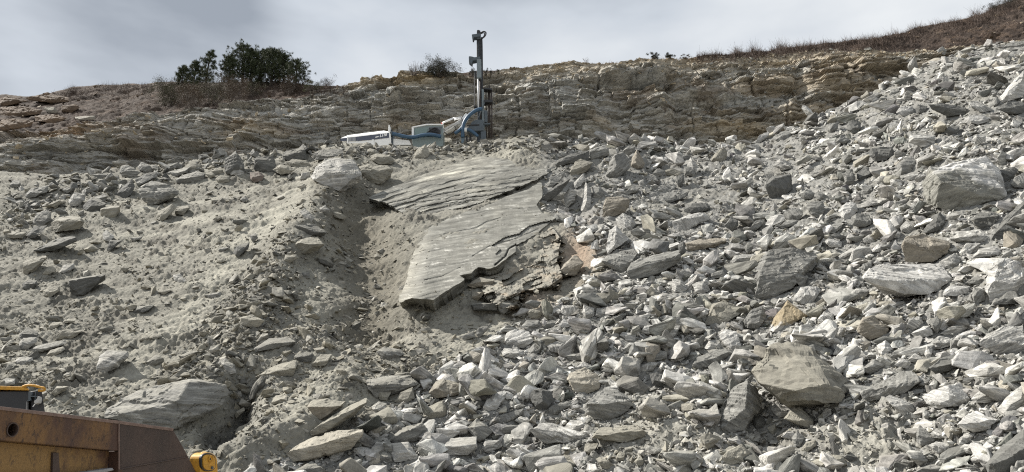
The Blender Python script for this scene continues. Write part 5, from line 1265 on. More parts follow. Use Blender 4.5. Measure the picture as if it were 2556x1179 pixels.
# boom: white folding arm with cylinders and black hoses
boom = plate('boom', [(1098, 336), (1108, 325), (1112, 329), (1132, 317.5), (1135, 319), (1135, 322.5), (1112, 336), (1100, 341)], -0.5, 0.1, M_WHITE, rig, 0.02)
plate('boom_arm', [(1110, 328), (1133, 314.5), (1134, 316), (1155, 304), (1157, 310), (1137, 322), (1135, 318.6), (1112, 333)], -0.62, -0.1, plain('worn_boom_paint', (0.45, 0.44, 0.42), 0.5, var=0.3), rig, 0.02)
plate('boom_head', [(1132, 316), (1152, 303), (1163, 289.5), (1167, 291), (1170, 298), (1163, 310), (1136, 321), (1132, 319)], -0.55, 0.0, M_WHITE, rig, 0.02)
cyl = ptube('lift_cylinder', [(1104, 314.5, -0.55), (1132, 302, -0.55)], 0.075, M_CHROME, rig, curve=False)
ptube('cylinder_rod', [(1132, 302, -0.55), (1154, 298, -0.5)], 0.05, M_CHROME, rig, curve=False)
MB().tube([R3(1103.2, 315, -0.55), R3(1104.6, 314.2, -0.55)], 0.08, 10).build('cylinder_cap', M_RED, cyl)
ptube('tilt_cylinder', [(1134, 303, -0.35), (1154, 298, -0.35)], 0.085, M_CHROME, rig, curve=False)
plate('boom_foot', [(1056, 352), (1082, 330), (1094, 330), (1102, 338), (1100, 352)], -0.95, -0.2, M_DARK, rig, 0.02)
for a in ([(1062, 349, -1.0), (1078, 336, -1.02), (1090, 331, -1.0), (1098, 342, -.9)], [(1068, 349, -1.0), (1092, 334, -1.02)], [(1158, 297, -.7), (1153, 304, -.75), (1159, 312, -.7)], [(1136, 322, -.6), (1140, 335, -.7), (1126, 342, -.6)], [(1110, 336, -.6), (1122, 345, -.7), (1139, 330, -.6)], [(1075, 332, -1.), (1083, 340, -1.05), (1101, 341, -.9)]):
    ptube('hydraulic_hose', a, 0.035, M_DARK, rig, 6)
# mast
plate('feed_beam', [(1190, 100), (1201.5, 100), (1204.5, 356), (1192, 356)], -0.05, 0.35, M_STEEL, rig, 0.02)
for u in ((1191, 1192.4), (1200, 1202.5)):
    ptube('feed_rail', [(u[0], 98, -0.1), (u[1], 356, -0.1)], 0.05, M_DARK, rig, 6, False, False)
ptube('hose_track', [(1202.5, 92, 0.1), (1203.4, 130, 0.1), (1204, 215, 0.1)], 0.07, M_DARK, rig, 6)
ptube('feed_chain', [(1196, 100, -0.12), (1197, 150, -0.12)], 0.05, M_DARK, rig, 6, False, False)
plate('mast_top', [(1190, 88), (1200, 88), (1201, 101), (1190, 101)], -0.3, 0.3, M_STEEL, rig, 0.03)
plate('mast_head', [(1190.5, 79), (1193, 77), (1199, 79), (1200.5, 88), (1190, 88)], -0.2, 0.25, M_DARK, rig, 0.03)
ptube('head_hose', [(1199, 83), (1207, 79), (1213, 82), (1211, 90), (1203, 97)], 0.06, M_DARK, rig, 6)
ptube('head_hose', [(1200, 85), (1206, 82.5), (1210, 84), (1207, 92), (1202, 96)], 0.05, M_DARK, rig, 6)
plate('rod_support', [(1178, 93), (1180, 92), (1200, 90), (1200, 97.5), (1184, 99), (1183, 103.5), (1180, 103.5)], -0.45, 0.2, M_STEEL, rig, 0.02)
plate('rod_support', [(1170.5, 147.5), (1173, 146.5), (1178, 147.2), (1185, 149), (1199, 147.5), (1199, 153.5), (1189, 156), (1180.5, 157.5), (1179, 166), (1171, 159)], -0.45, 0.2, M_STEEL, rig, 0.02)
plate('rock_drill', [(1190.5, 155), (1201.5, 155), (1202, 201), (1191, 201)], -0.55, -0.05, plain('drill_cover_grey', (0.17, 0.20, 0.215), 0.5, var=0.1), rig, 0.03)
ptube('drill_rod', [(1193.5, 201, -0.3), (1194.5, 275, -0.3)], 0.06, M_CHROME, rig, 8, True, False)
ptube('feed_cylinder', [(1198, 201, -0.25), (1199.5, 300, -0.25)], 0.06, M_RODS, rig, 8, True, False)
ptube('feed_hose', [(1201, 203, -.1), (1204, 215, -.1), (1204.5, 240, -.1)], 0.06, M_DARK, rig, 6)
ptube('side_rod', [(1184.5, 182, 0.1), (1184.5, 290, 0.1)], 0.06, M_DARK, rig, 6, False, False)
plate('side_bracket', [(1184, 178), (1189, 178), (1190, 200), (1184, 190)], -0.1, 0.2, M_DARK, rig, 0.01)
plate('side_bracket', [(1183, 265), (1190, 264), (1190, 268), (1183, 269)], -0.1, 0.2, M_DARK, rig, 0.01)
plate('side_plate', [(1202.5, 227), (1208, 227), (1210, 352), (1203.5, 352)], -0.35, 0.2, plain('mast_side_grey', (0.15, 0.18, 0.195), 0.5, var=0.12), rig, 0.02)
for u in (1213, 1218.5, 1221.5, 1226.5):
    ptube('drill_rod', [(u, 214 if u == 1221.5 else 224, -0.1+0.1*(u % 2)), (u+1.2, 346, -0.1)], 0.075 if u > 1220 else 0.06, M_RODS, rig, 7, True, False)
plate('carousel_plate', [(1208, 224), (1228, 226), (1228, 230), (1208, 228)], -0.45, 0.25, M_DARK, rig, 0.01)
plate('carousel_plate', [(1208, 255), (1230, 256), (1230, 261), (1208, 262)], -0.5, 0.25, M_DARK, rig, 0.01)
plate('carousel_plate', [(1208, 312), (1224, 312), (1224, 315), (1208, 316)], -0.4, 0.25, M_STEEL, rig, 0.01)
plate('carousel_box', [(1209, 280), (1217, 281), (1217, 311), (1210, 309)], -0.4, 0.1, M_STEEL, rig, 0.02)
ptube('brace', [(1195, 300, -.5), (1210, 262, -.45)], 0.045, M_STEEL, rig, 6, False, False)
plate('dust_hood', [(1166, 331), (1178, 312), (1188, 306), (1206, 306), (1208, 333), (1180, 334)], -0.6, 0.5, M_STEEL, rig, 0.03)
plate('dust_hood_rim', [(1165, 319.5), (1197, 317.5), (1197, 320.5), (1167, 322)], -0.66, -0.6, M_DARK, rig, 0)
plate('mast_foot', [(1200, 330), (1213, 332), (1214, 356), (1201, 358)], -0.5, 0.4, M_STEEL, rig, 0.02)
plate('jack_leg', [(1151.5, 338), (1160, 337), (1161, 344), (1159, 366), (1153, 366)], -0.8, -0.35, plain('jack_blue_grey', (0.10, 0.145, 0.18), 0.5, var=0.15), rig, 0.02)
plate('jack_leg', [(1163, 346), (1167.5, 346), (1168, 364), (1164, 364)], -0.55, -0.2, M_DARK, rig, 0.02)
plate('jack_leg', [(1172, 340), (1177, 340), (1177.5, 360), (1172, 360)], -0.45, -0.1, M_DARK, rig, 0.02)
# blue suction hoses
hs = ptube('suction_hose', [(1203, 281, -0.75), (1192, 285, -0.85), (1178, 295, -0.95), (1166, 308, -1.0), (1159, 322, -1.0), (1157, 338, -0.95), (1156, 352, -.8)], 0.165, M_HOSE, rig, 12)
ptube('suction_hose', [(1158, 325, -0.9), (1149, 335, -0.9), (1137, 344, -0.9)], 0.15, M_HOSE, rig, 12)
ptube('suction_hose', [(1164, 335.5, -1.0), (1174, 337, -1.0), (1184, 343, -1.0), (1194, 351, -0.9)], 0.14, M_HOSE, rig, 12)
MB().tube([R3(1161, 336, -1.0), R3(1167, 336, -1.0)], 0.2, 12).build('hose_clamp', M_CHROME, rig)
ptube('suction_hose', [(983, 347, -1.1), (995, 351, -1.3), (1010, 355.5, -1.35), (1026, 358, -1.35), (1041, 357.5, -1.35), (1060, 353, -1.35), (1082, 351.5, -1.3), (1104, 355, -1.2)], 0.165, M_HOSE, rig, 12)
MB().tube([R3(980, 345.5, -1.08), R3(985, 347.5, -1.12)], 0.22, 12).build('hose_coupling', M_STEEL, rig)
plate('hose_guard', [(980, 338), (983, 337), (986, 343), (984, 346)], -1.2, -0.8, M_DARK, rig, 0)

# ------------------------------------------------------------ rusty dump body at the lower left
TA = Vector((-5.11, 8.15, 0)); TD = Vector((0.243, 0.97, 0)).normalized(); TN = Vector((TD.y, -TD.x, 0))
def T3(u, v, off=0.0):                   # where the sight line through (u, v) meets the side of the dump body
    a = (u-1278)/FPX; b = (589.5-v)/FPX
    d = Vector((a, CT-b*ST, ST+b*CT)); o = Vector((0, 0, CAMZ)); A = TA+TN*off
    t = (A-o).dot(TN)/d.dot(TN); return o+d*t
trk = empty('dump_truck', (T3(150, 1179).x-1.5, T3(150, 1179).y, 0))
tag(trk, 'rusty yellow brown dump truck body with a slanted tail at the lower left corner', 'dump truck')
def ext(p, ds, dz=0.0): return p+TD*ds+Vector((0, 0, dz))
rimL, rimM, rimR = T3(0, 1022), T3(297, 1057), T3(431, 1075)
tailB = T3(505, 1205)
def side(name, pts, off, th, mat, bevel=0.008, parent=None):
    return MB().prism([p+TN*off for p in pts], TN*(-th)).build(name, mat, parent or trk, bevel)
dir_ = (rimM-rimL).normalized()
rimFar = rimL-dir_*3.2
bl, bm_ = T3(0, 1100), T3(297, 1126)
bfar = bl-(bm_-bl).normalized()*3.2
# upper beam with a round hole, cut out of the plate as a real opening
hc = T3(30, 1073); hr = 0.062
bmh = bmesh.new()
ring = [hc+TD*(hr*math.cos(2*math.pi*k_/24))+Vector((0, 0, hr*math.sin(2*math.pi*k_/24))) for k_ in range(24)]
outer = [rimFar, rimL, rimM, bm_, bl, bfar]
vo = [bmh.verts.new(p) for p in outer]; vi = [bmh.verts.new(p) for p in ring]
eo = [bmh.edges.new((vo[i], vo[(i+1) % 6])) for i in range(6)]; ei = [bmh.edges.new((vi[i], vi[(i+1) % 24])) for i in range(24)]
bmesh.ops.triangle_fill(bmh, edges=eo+ei, use_beauty=True)
kill = [f for f in bmh.faces if (f.calc_center_median()-hc).length < hr*0.9]
if kill: bmesh.ops.delete(bmh, geom=kill, context='FACES_ONLY')
ex = bmesh.ops.extrude_face_region(bmh, geom=list(bmh.faces))
for v_ in [g_ for g_ in ex['geom'] if isinstance(g_, bmesh.types.BMVert)]: v_.co -= TN*0.16
bmesh.ops.recalc_face_normals(bmh, faces=bmh.faces)
me = bpy.data.meshes.new('side_beam'); bmh.to_mesh(me); bmh.free()
beam = link('side_beam', me, M_BEAM, trk); beam.modifiers.new('bevel', 'BEVEL').width = 0.008
rg = MB()
ringp = [p+TN*0.004 for p in ring]
for k_ in range(24):
    a0, a1 = ring[k_], ring[(k_+1) % 24]; o0, o1 = hc+(a0-hc)*1.17, hc+(a1-hc)*1.17
    rg.add([a0+TN*.012, a1+TN*.012, o1+TN*.012, o0+TN*.012, a0-TN*.1, a1-TN*.1, o0, o1], [(0, 1, 2, 3), (0, 4, 5, 1), (3, 2, 7, 6)])
rg.build('hole_collar', M_TAIL, beam)
MB().prism([p-TN*0.15 for p in [hc+(q_-hc)*1.5 for q_ in ring]], TN*(-0.02)).build('hole_backing', M_DARK, beam)
# recessed yellow panel under the beam, lower flange
pf = Vector((0, 0, -1.25))
panel = side('side_panel', [bfar, bl, bm_, bm_+pf, bl+pf, bfar+pf], -0.13, 0.05, M_PANEL)
rib = side('panel_rib', [T3(152, 1130), T3(166, 1130), T3(172, 1215), T3(150, 1215)], -0.10, 0.035, M_TAIL, 0.005)
fl = [T3(-60, 1196), T3(180, 1184), T3(285, 1168), T3(289, 1174), T3(200, 1196), T3(-60, 1225)]
side('lower_flange', fl, -0.02, 0.12, plain('grey_worn_flange', (0.24, 0.24, 0.25), 0.5, var=0.2))
# tail plate and its welded lower piece
tl = [rimM, rimR+TD*0.02, T3(447, 1098), T3(470, 1140), T3(297, 1172)]
side('tail_plate', tl, 0.0, 0.07, M_TAIL)
tl2 = [T3(297, 1173), T3(470.5, 1141), T3(491, 1181), T3(520, 1240), T3(500, 1300), T3(297, 1300)]
side('tail_plate', tl2, -0.002, 0.07, M_TAIL)
MB().tube([T3(297, 1058, .006), T3(296.5, 1090, .008), T3(297, 1126, .006), T3(297, 1172, .006)], 0.011, 6).build('weld_seam', M_RIM, trk)
MB().tube([T3(297, 1172.5, .004), T3(340, 1163.5, .006), T3(400, 1153, .005), T3(470, 1140.5, .004)], 0.008, 6).build('weld_seam', M_TAIL, trk)
side('panel_end', [bm_, T3(297, 1126)+TD*.06, T3(297, 1300)+TD*.06, T3(290, 1300)], -0.0, 0.16, M_BEAM)
# rim cap along the top of the beam
cap = MB(); q0, q1, q2 = rimFar, rimM, rimR
for a0, a1 in ((q0, q1), (q1, q2)):
    cap.prism([a0+TN*.012+Vector((0, 0, .028)), a1+TN*.012+Vector((0, 0, .028)), a1+TN*.012-Vector((0, 0, .008)), a0+TN*.012-Vector((0, 0, .008))], TN*(-.20))
cap.build('rim_cap', M_RIM, trk, 0.005)
# the rest of the body: floor, far side, front wall, chassis and wheels
wid = 2.9
far = [p-TN*wid for p in (rimFar, rimL, rimM, rimR, tailB)]
low_ = [rimFar+Vector((0, 0, -1.75)), tailB+Vector((0, 0, -0.3))]
MB().prism([rimFar-TN*wid, rimR-TN*wid, tailB-TN*wid+Vector((0, 0, -.3)), low_[0]-TN*wid], TN*(-.08)).build('far_side_panel', M_TAIL, trk)
MB().prism([low_[0]-TN*.1, low_[1]-TN*.1, low_[1]-TN*wid, low_[0]-TN*wid], Vector((0, 0, -.08))).build('bed_floor', M_TAIL, trk)
MB().prism([rimFar-TN*.1, rimFar-TN*wid, low_[0]-TN*wid, low_[0]-TN*.1], TD*(-.08)).build('front_wall', M_PANEL, trk)
cc = (rimL+rimM)*0.5-TN*(wid/2); Mz = Matrix((TD, -TN, (0, 0, 1))).transposed()
MB().box((cc.x, cc.y, 1.15), (5.5, 0.9, 0.45), Mz).build('chassis', M_DARK, trk, 0.02)
for sgn in (0.12, wid-0.12):
    for ds in (-1.6, 0.35):
        c_ = rimL+TD*(ds+1.0)-TN*sgn; c_.z = 0.85
        w_ = MB(); w_.tube([c_+TN*.3, c_+TN*.24, c_-TN*.24, c_-TN*.3], [0.68, 0.85, 0.85, 0.68], 32); wo_ = w_.build('wheel', M_RUB, trk, 0, True)
        MB().tube([c_+TN*.33, c_+TN*.2], [0.30, 0.40], 20).build('rim', M_YEL, wo_)
# yellow tailgate arm with its pin plate
AO = 0.06
def arm_pt(u, v, off=AO): return T3(u, v, off)
def rounded(cu, cv, hw, hh, r_, n=7, sk=0.0):
    out_ = []
    for cx_, cy_, a0 in ((cu+hw-r_, cv-hh+r_, -90), (cu+hw-r_, cv+hh-r_, 0), (cu-hw+r_, cv+hh-r_, 90), (cu-hw+r_, cv-hh+r_, 180)):
        for k_ in range(n):
            a = math.radians(a0+90*k_/(n-1)); y_ = cy_+r_*math.sin(a); out_.append((cx_+r_*math.cos(a)+sk*(y_-cv), y_))
    return out_
armo = rounded(523, 1190, 22, 60, 20, sk=0.06)
arm = MB().prism([arm_pt(u, v) for u, v in armo], TN*(-.16)).build('tailgate_arm', M_YEL, trk, 0.012)
MB().prism([arm_pt(u, v, AO+.03) for u, v in rounded(520.5, 1154, 18.5, 23, 17, sk=0.06)], TN*(-.035)).build('gasket_plate', M_DARK, arm, 0.006)
MB().prism([arm_pt(u, v, AO+.05) for u, v in rounded(523, 1154.5, 15, 19.5, 13, sk=0.06)], TN*(-.025)).build('pin_plate', M_YEL, arm, 0.006)
pc = arm_pt(524, 1146.5, AO+.05)
bo = MB(); nseg = 28
for r0, r1, z0, z1 in ((0.014, 0.034, .008, .008), (0.034, 0.042, .008, .022), (0.042, 0.050, .022, .008)):
    for k_ in range(nseg):
        def q_(r_, z_, kk): a = 2*math.pi*kk/nseg; return pc+TD*(r_*math.cos(a))+Vector((0, 0, r_*math.sin(a)))+TN*z_
        bo.add([q_(r0, z0, k_), q_(r0, z0, k_+1), q_(r1, z1, k_+1), q_(r1, z1, k_)], [(0, 1, 2, 3)])
bo.build('pin_boss', M_YEL, arm)
MB().tube([pc+TN*.003, pc+TN*.0085], 0.015, 16).build('pin_hole', M_DARK, arm)
b_ = arm_pt(528, 1168, AO+.05); MB().tube([b_, b_+TN*.02], 0.022, 6).build('bolt', M_STEEL, arm)
MB().tube([T3(478, 1157, -.25), T3(490, 1151, -.2), T3(502, 1140, -.12), T3(512, 1136, -.05)], [0.05, 0.05, 0.055, 0.06], 12).build('arm_tube', plain('pale_worn_yellow', (0.55, 0.42, 0.22), 0.5, var=0.2), arm, smooth=True)
MB().tube(spline([T3(485, 1150, -.25), T3(490, 1141, -.25), T3(500, 1135, -.25), T3(510, 1133, -.22)]), 0.012, 8).build('guard_loop', M_YEL, arm, smooth=True)

# ------------------------------------------------------------ machine standing behind the dump body: only its roof edge shows
YE = 13.5
def E3(u, v, dy=0.0): return at_y(u, v, YE)+Vector((0, dy, 0))
SIGHT = Vector((-0.58, 0.80, 0.06)).normalized()
exc = empty('loading_machine', (E3(-60, 1000).x, YE+1.0, 0))
tag(exc, 'black sided machine with a yellow roof edge and handrail behind the rusty dump body', 'machine')
MB().prism([E3(-330, 978), E3(72, 976), E3(73, 1150), E3(-330, 1150)], SIGHT*1.8).build('body', M_BLACK, exc, 0.015)
MB().prism([E3(72, 977, .05), E3(100, 972.5, .05), E3(104, 1000, .05), E3(110, 1040, .05), E3(112, 1150, .05), E3(72, 1150, .05)], SIGHT*1.5).build('side_cover', M_DARK, exc, 0.01)
MB().prism([E3(-330, 964, -.06), E3(0, 964.3, -.06), E3(62, 966.2, -.06), E3(72, 968, -.06), E3(80, 975.8, -.06), E3(0, 974, -.06), E3(-330, 973.5, -.06)], SIGHT*1.9).build('roof', M_YEL, exc, 0.012)
MB().tube(spline([E3(62, 966, -.05), E3(76, 963, -.07), E3(90, 964, -.08), E3(106, 968, -.08), E3(116.5, 970.5, -.08), E3(117.5, 975, -.08), E3(113, 977, -.08), E3(103, 976, -.08)]), 0.021, 8).build('handrail', M_YEL, exc, smooth=True)
MB().tube(spline([E3(74, 962.5, .1), E3(82, 960.5, .1), E3(90, 961.5, .1)]), 0.014, 6).build('cable', M_DARK, exc)
for pts in ([(78, 988.5), (95, 989.5), (95, 991.5), (78, 991.5)], [(71, 999), (77.5, 999), (77.5, 1001.5), (71, 1001.5)]):
    MB().prism([E3(u, v, -.03) for u, v in pts], (0, .05, 0)).build('bracket', M_STEEL, exc)
MB().prism([E3(u, v, -.02) for u, v in ((72, 979), (81, 979), (82, 984), (78, 992), (79, 1000), (72, 1001))], (0, .04, 0)).build('hinge_plate', M_STEEL, exc, 0.004)
MB().prism([E3(u, v, -.03) for u, v in ((68, 1003), (70.5, 1003), (69.5, 1024), (66.5, 1025))], (0, .05, 0)).build('handle', plain('grey_handle', (0.2, 0.2, 0.2), 0.5), exc, 0.005)
MB().prism([E3(u, v, -.04) for u, v in ((97, 990), (101, 991), (101, 1000), (99, 1007), (94, 1008), (91, 1010), (88, 1006), (88, 1001), (92, 999), (95, 996))], (0, .1, 0)).build('fitting', plain('pale_fitting', (0.42, 0.42, 0.41), 0.5), exc, 0.01)
MB().tube([E3(90, 1009, -.03), E3(84.5, 1016, -.03)], 0.008, 6).build('pin', M_CHROME, exc)
MB().tube([E3(90, 978, -.02), E3(89.5, 1000, -.02)], 0.006, 6).build('cable', M_STEEL, exc)
MB().prism([E3(u, v, -.03) for u, v in ((56, 965), (58, 969.5), (62, 970), (64, 963.5), (60, 962))], (0, .08, 0)).build('latch', M_STEEL, exc, 0.006)
cz = E3(-130, 1000); 
MB().box((cz.x, YE+.95, 1.15), (3.4, 2.4, 0.5)).build('chassis', M_DARK, exc, 0.03)
for y in (-0.4, 2.3):
    pts = []
    for k_ in range(24):
        a = 2*math.pi*k_/24; pts.append(Vector((cz.x+(1.4 if math.cos(a) > 0 else -1.4)+0.45*math.cos(a), YE+y-0.25, 0.46+0.45*math.sin(a))))
    MB().prism(pts, (0, 0.5, 0)).build('crawler_track', M_DARK, exc, 0.02)
# ------------------------------------------------------------ plants on the hill
def ground_at(u, v):
    d = float(tdepth(u, v))
    k_ = v
    while d > 1e8 and k_ < v+60: k_ += 3; d = float(tdepth(u, k_))
    return Vector(pos(u, k_, d)), d/FPX
class Leaf:                              # many small faces gathered into one mesh
    def __init__(s): s.V = []; s.T = []; s.n = 0
    def blades(s, P, D, L, Wd, r):       # thin triangles at P along D
        n = len(P); x = np.cross(D, r.normal(size=(n, 3))); x /= np.linalg.norm(x, axis=1)[:, None]+1e-9
        w = (x*Wd[:, None]); v_ = np.stack([P-w, P+w, P+D*L[:, None]+w*0.3, P+D*L[:, None]-w*0.3], 1)
        b = s.n+np.arange(n)*4; s.V.append(v_.reshape(-1, 3)); s.T += [np.stack([b, b+1, b+2], 1), np.stack([b, b+2, b+3], 1)]; s.n += n*4
    def stems(s, P, D, L, Wd, bend, r):  # two-piece bent stems
        n = len(P); x = np.cross(D, r.normal(size=(n, 3))); x /= np.linalg.norm(x, axis=1)[:, None]+1e-9; w = x*Wd[:, None]
        M_ = P+D*(L*0.55)[:, None]; E_ = P+D*L[:, None]+bend*L[:, None]
        v_ = np.stack([P-w, P+w, M_+w*0.7, M_-w*0.7, E_+w*0.15, E_-w*0.15], 1); b = s.n+np.arange(n)*6; s.V.append(v_.reshape(-1, 3))
        for t in ((0, 1, 2), (0, 2, 3), (3, 2, 4), (3, 4, 5)): s.T.append(np.stack([b+t[0], b+t[1], b+t[2]], 1))
        s.n += n*6
    def build(s, name, mat, parent=None): return mesh_arrays(name, np.concatenate(s.V), np.concatenate(s.T), mat, None, False, parent)
def unit(n, r):
    d = r.normal(size=(n, 3)); return d/np.linalg.norm(d, axis=1)[:, None]
def pine(u, vb, vt, wpx, seed, label, dens=1.0, bare=0.10):
    r = np.random.default_rng(seed); b, m = ground_at(u, vb); H = (vb-vt)*m; Wd = wpx*m/2
    root = empty('pine_tree', b); tag(root, label, 'pine tree', 'pines on the hilltop')
    tk = MB(); lean = r.normal(size=2)*0.05*H
    path = [b+Vector((lean[0]*t*t, lean[1]*t*t, H*0.93*t-0.2)) for t in np.linspace(0, 1, 7)]
    tk.tube(path, [0.035*H*(1-0.85*t)+0.012 for t in np.linspace(0, 1, 7)], 7)
    lf = Leaf(); C_ = []
    nb = int(46*dens+8)
    for k_ in range(nb):
        t = bare+(1-bare)*(k_+r.random())/nb; base = path[0].lerp(path[-1], t)
        prof = math.sin(math.pi*min(1.0, 0.30+0.70*(t-bare)/(1-bare)))**0.6*(1.0 if t < 0.75 else 1.15-0.5*(t-0.75)*4*0.6)
        L_ = max(0.25*Wd, Wd*prof*r.uniform(0.65, 1.08)); a = k_*2.4+r.uniform(-.4, .4)
        tip = base+Vector((math.cos(a)*L_, math.sin(a)*L_, L_*r.uniform(0.25, 0.75)))
        mid = base.lerp(tip, 0.5)-Vector((0, 0, 0.06*L_)); tk.tube([base, mid, tip], [0.012*H*(1-t)+0.012, 0.012, 0.006], 4)
        for q_ in np.linspace(0.45, 1.0, 4):
            for w_ in range(2):
                C_.append(np.array(base.lerp(tip, q_))+r.normal(size=3)*0.13*L_*np.array([1, 1, 0.8]))
    C_.append(np.array(path[-1])+np.array([0, 0, 0.2])); C_ = np.array(C_)
    nt_ = 30; P = np.repeat(C_, nt_, 0)+r.normal(size=(len(C_)*nt_, 3))*0.055; D = unit(len(P), r)+np.array([0, 0, 0.35]); D /= np.linalg.norm(D, axis=1)[:, None]
    lf.blades(P, D, r.uniform(0.13, 0.27, len(P)), np.full(len(P), 0.016), r)
    tk.build('trunk', M_BARK, root); lf.build('crown', M_NEEDLE, root); return root
for a in ((452, 216, 152, 40, 1, 'small pine with tufted crown at the left end of the hilltop clump', 0.5),
          (482, 216, 140, 42, 2, 'thin pine second from the left in the hilltop clump', 0.5),
          (512, 214, 117, 50, 3, 'open crowned pine standing left of the dense hilltop clump', 0.6),
          (571, 214, 124, 50, 4, 'pine forming the left shoulder of the dense hilltop clump', 1.0),
          (604, 214, 97, 100, 5, 'tallest broad pine near the middle of the dense hilltop clump', 1.4),
          (645, 214, 101, 76, 6, 'tall pine with spiky top right of the tallest pine', 1.2),
          (676, 215, 106, 92, 7, 'tall round topped pine on the right half of the hilltop clump', 1.5),
          (708, 216, 128, 86, 8, 'pine with sloping crown on the right shoulder of the clump', 1.3),
          (626, 214, 108, 66, 10, 'pine squeezed between the two tallest pines of the clump', 1.0),
          (738, 219, 138, 72, 9, 'loose pine at the right end of the hilltop clump', 0.7)): pine(*a)
def bush(u, vb, vt, wpx, seed, label, mat, name='bush', leaves=900, twig=70, leafl=0.10, cat='bush', group='bushes along the hilltop'):
    r = np.random.default_rng(seed); b, m = ground_at(u, vb); H = max(0.3, (vb-vt)*m); Wd = wpx*m/2
    root = empty(name, b); tag(root, label, cat, group)
    tw = Leaf(); n = twig; az = r.uniform(0, 2*math.pi, n); sp = r.uniform(0.05, 1.0, n)**0.8
    D = np.stack([np.cos(az)*sp*Wd/H, np.sin(az)*sp*Wd/H, np.ones(n)*r.uniform(.75, 1.1, n)], 1); Ln = H*r.uniform(0.65, 1.0, n); D /= np.maximum(1, np.linalg.norm(D, axis=1)[:, None]*0.9)
    P = np.array(b)+np.stack([r.normal(size=n)*Wd*0.18, r.normal(size=n)*Wd*0.18, np.full(n, -0.1)], 1)
    tw.stems(P, D, Ln, np.full(n, 0.012 if leaves else 0.016), r.normal(size=(n, 3))*0.07, r)
    k_ = r.integers(0, n, n*4); f_ = r.uniform(0.35, 0.95, n*4); P2 = P[k_]+D[k_]*(Ln[k_]*f_)[:, None]
    D2 = D[k_]*0.5+unit(n*4, r)*0.6; D2 /= np.linalg.norm(D2, axis=1)[:, None]
    tw.stems(P2, D2, H*r.uniform(0.08, 0.25, n*4), np.full(n*4, 0.007 if leaves else 0.010), r.normal(size=(n*4, 3))*0.08, r)
    tw.build('twigs', M_TWIG, root)
    if leaves:
        lf = Leaf(); nl = leaves*3; cl = r.normal(size=(max(14, leaves//30), 3))*np.array([Wd*0.52, Wd*0.5, H*0.27])+np.array([0, 0, H*0.50]); cl[:, 2] = np.clip(cl[:, 2], 0.05*H, 0.92*H)
        P3 = np.array(b)+cl[r.integers(0, len(cl), nl)]+r.normal(size=(nl, 3))*np.array([Wd*0.13, Wd*0.13, H*0.09])
        D3 = unit(nl, r); lf.blades(P3, D3, r.uniform(0.5, 1.2, nl)*leafl, np.full(nl, leafl*0.22), r); lf.build('leaves', mat, root)
    return root
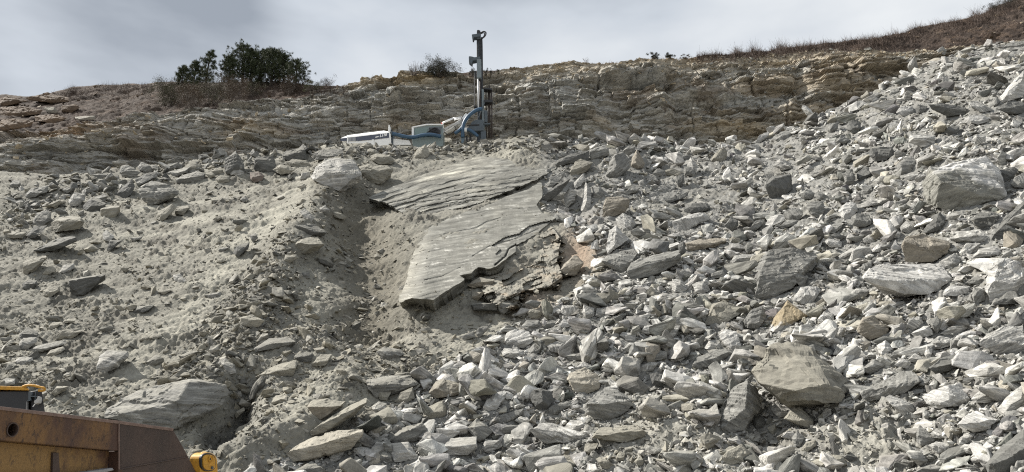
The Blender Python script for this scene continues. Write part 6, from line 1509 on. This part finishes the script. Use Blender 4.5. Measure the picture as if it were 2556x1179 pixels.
for a in ((424, 262, 197, 84, 21, 'olive green bush at the left foot of the hilltop pines', M_OLIVE, 'bush', 2600, 100),
          (474, 268, 208, 84, 22, 'brownish bush below the thin pines', M_BROWNB, 'bush', 1500, 90),
          (532, 262, 190, 96, 23, 'tall olive brown bush below the open crowned pine', M_OLIVE, 'bush', 1900, 90),
          (583, 250, 192, 84, 24, 'brown bush at the foot of the tallest pine', M_BROWNB, 'bush', 1500, 80),
          (625, 240, 200, 50, 25, 'grey green bush under the spiky topped pine', M_OLIVE, 'bush', 800, 60),
          (725, 232, 198, 70, 26, 'low brown bush at the right foot of the pines', M_BROWNB, 'bush', 1000, 70),
          (775, 224, 204, 50, 27, 'low olive bush just right of the pines', M_OLIVE, 'bush', 500, 50),
          (816, 219, 190, 44, 28, 'sparse leafed grey shrub alone right of the pines', M_DKBUSH, 'shrub', 170, 60),
          (926, 203, 181, 14, 29, 'tiny bare shrub on the skyline left of the yellowish bank', M_TWIG, 'shrub', 0, 10),
          (1033, 187, 150, 62, 30, 'bare twiggy shrub on the yellowish bank', M_TWIG, 'shrub', 0, 60),
          (1097, 192, 152, 76, 31, 'dark rounded bush beside the bare twiggy shrub', M_DKBUSH, 'bush', 4200, 100),
          (1180, 190, 168, 22, 32, 'small dark shrub just left of the drill mast', M_DKBUSH, 'shrub', 200, 25),
          (1212, 187, 169, 12, 33, 'slim upright shrub just right of the drill mast', M_DKBUSH, 'shrub', 110, 14),
          (1226, 187, 174, 14, 34, 'low shrub second to the right of the drill mast', M_DKBUSH, 'shrub', 90, 14),
          (1244, 185, 174, 14, 35, 'low shrub farther right of the drill mast', M_OLIVE, 'shrub', 90, 14),
          (1464, 158, 137, 30, 36, 'wispy bare shrub on the skyline right of the mast', M_TWIG, 'shrub', 0, 14),
          (1632, 146, 134, 26, 37, 'flat dark green bush on the skyline of the face', M_DKBUSH, 'bush', 420, 30),
          (1671, 144, 131, 24, 38, 'second dark green bush on the skyline right of the flat one', M_DKBUSH, 'bush', 380, 30),
          (1710, 146, 137, 26, 39, 'small brown bush right of the two dark green bushes', M_BROWNB, 'bush', 200, 24),
          (1842, 138, 106, 62, 40, 'tall bare shrub fanning out on the right skyline', M_TWIG, 'shrub', 0, 34),
          (2476, 26, 8, 34, 41, 'dark green shrub on the skyline near the upper right corner', M_DKBUSH, 'shrub', 420, 30),
          (2514, 22, -8, 60, 42, 'dark tree crown cut by the top edge at the upper right corner', M_DKBUSH, 'bush', 1300, 50)): bush(*a)
# dry brush and grass: nobody could count it
def brush(name, label, n, seed, uv, Lpx, mat, wid, up=1.0):
    r = np.random.default_rng(seed); u, v = uv(n, r); d = tdepth(u, v); ok = d < 1e8; u, v, d = u[ok], v[ok], d[ok]; n = len(u)
    P = pos(u, v, d+0.05); L_ = r.uniform(*Lpx, n)*d/FPX*np.clip(0.6+noise(np.stack([u*0.03, v*0.03, u*0], -1), 5)*1.3+0.2, 0.25, 1.5)
    D = r.normal(size=(n, 3))*0.28+np.array([0, 0, up]); D /= np.linalg.norm(D, axis=1)[:, None]
    lf = Leaf(); lf.stems(P-D*0.08, D, L_, np.full(n, wid), r.normal(size=(n, 3))*0.22, r); 
    return tag(lf.build(name, mat), label, None, None, 'stuff')
def sky_right(n, r):
    u = r.uniform(1740, 2560, n); g = r.exponential(9, n); return u, hill_v(u)+2+np.minimum(g*(0.6+(u-1740)/600), 60)
def sky_left(n, r):
    u = r.uniform(130, 870, n); return u, hill_v(u)+2+np.abs(r.normal(size=n))*14
def slope_all(n, r):
    u = np.where(r.random(n) < 0.45, r.uniform(150, 860, n), r.uniform(1750, 2560, n)); t = r.random(n); return u, hill_v(u)+3+(top_v(u)-hill_v(u)-4)*t
def on_top(n, r):
    u = r.uniform(1000, 1800, n); return u, top_v(u)+2+np.abs(r.normal(size=n))*2
brush('dry_brush', 'dry brown brush standing along the right skyline', 12000, 61, sky_right, (6, 26), M_DRY, 0.016)
brush('dry_brush', 'dry brown brush standing along the left skyline', 6500, 62, sky_left, (5, 20), M_DRY, 0.014)
brush('dry_grass', 'short dry grass on the brown hillside', 12000, 63, slope_all, (3, 9), M_DRY, 0.016)
brush('straw_grass', 'pale straw grass along the top of the rock face', 900, 64, on_top, (3, 10), M_STRAW, 0.012)
brush('straw_grass', 'pale straw grass tuft on the right end of the face top', 900, 65, lambda n, r: (1745+r.normal(size=n)*32, 152+r.normal(size=n)*4), (3, 9), M_STRAW, 0.012)
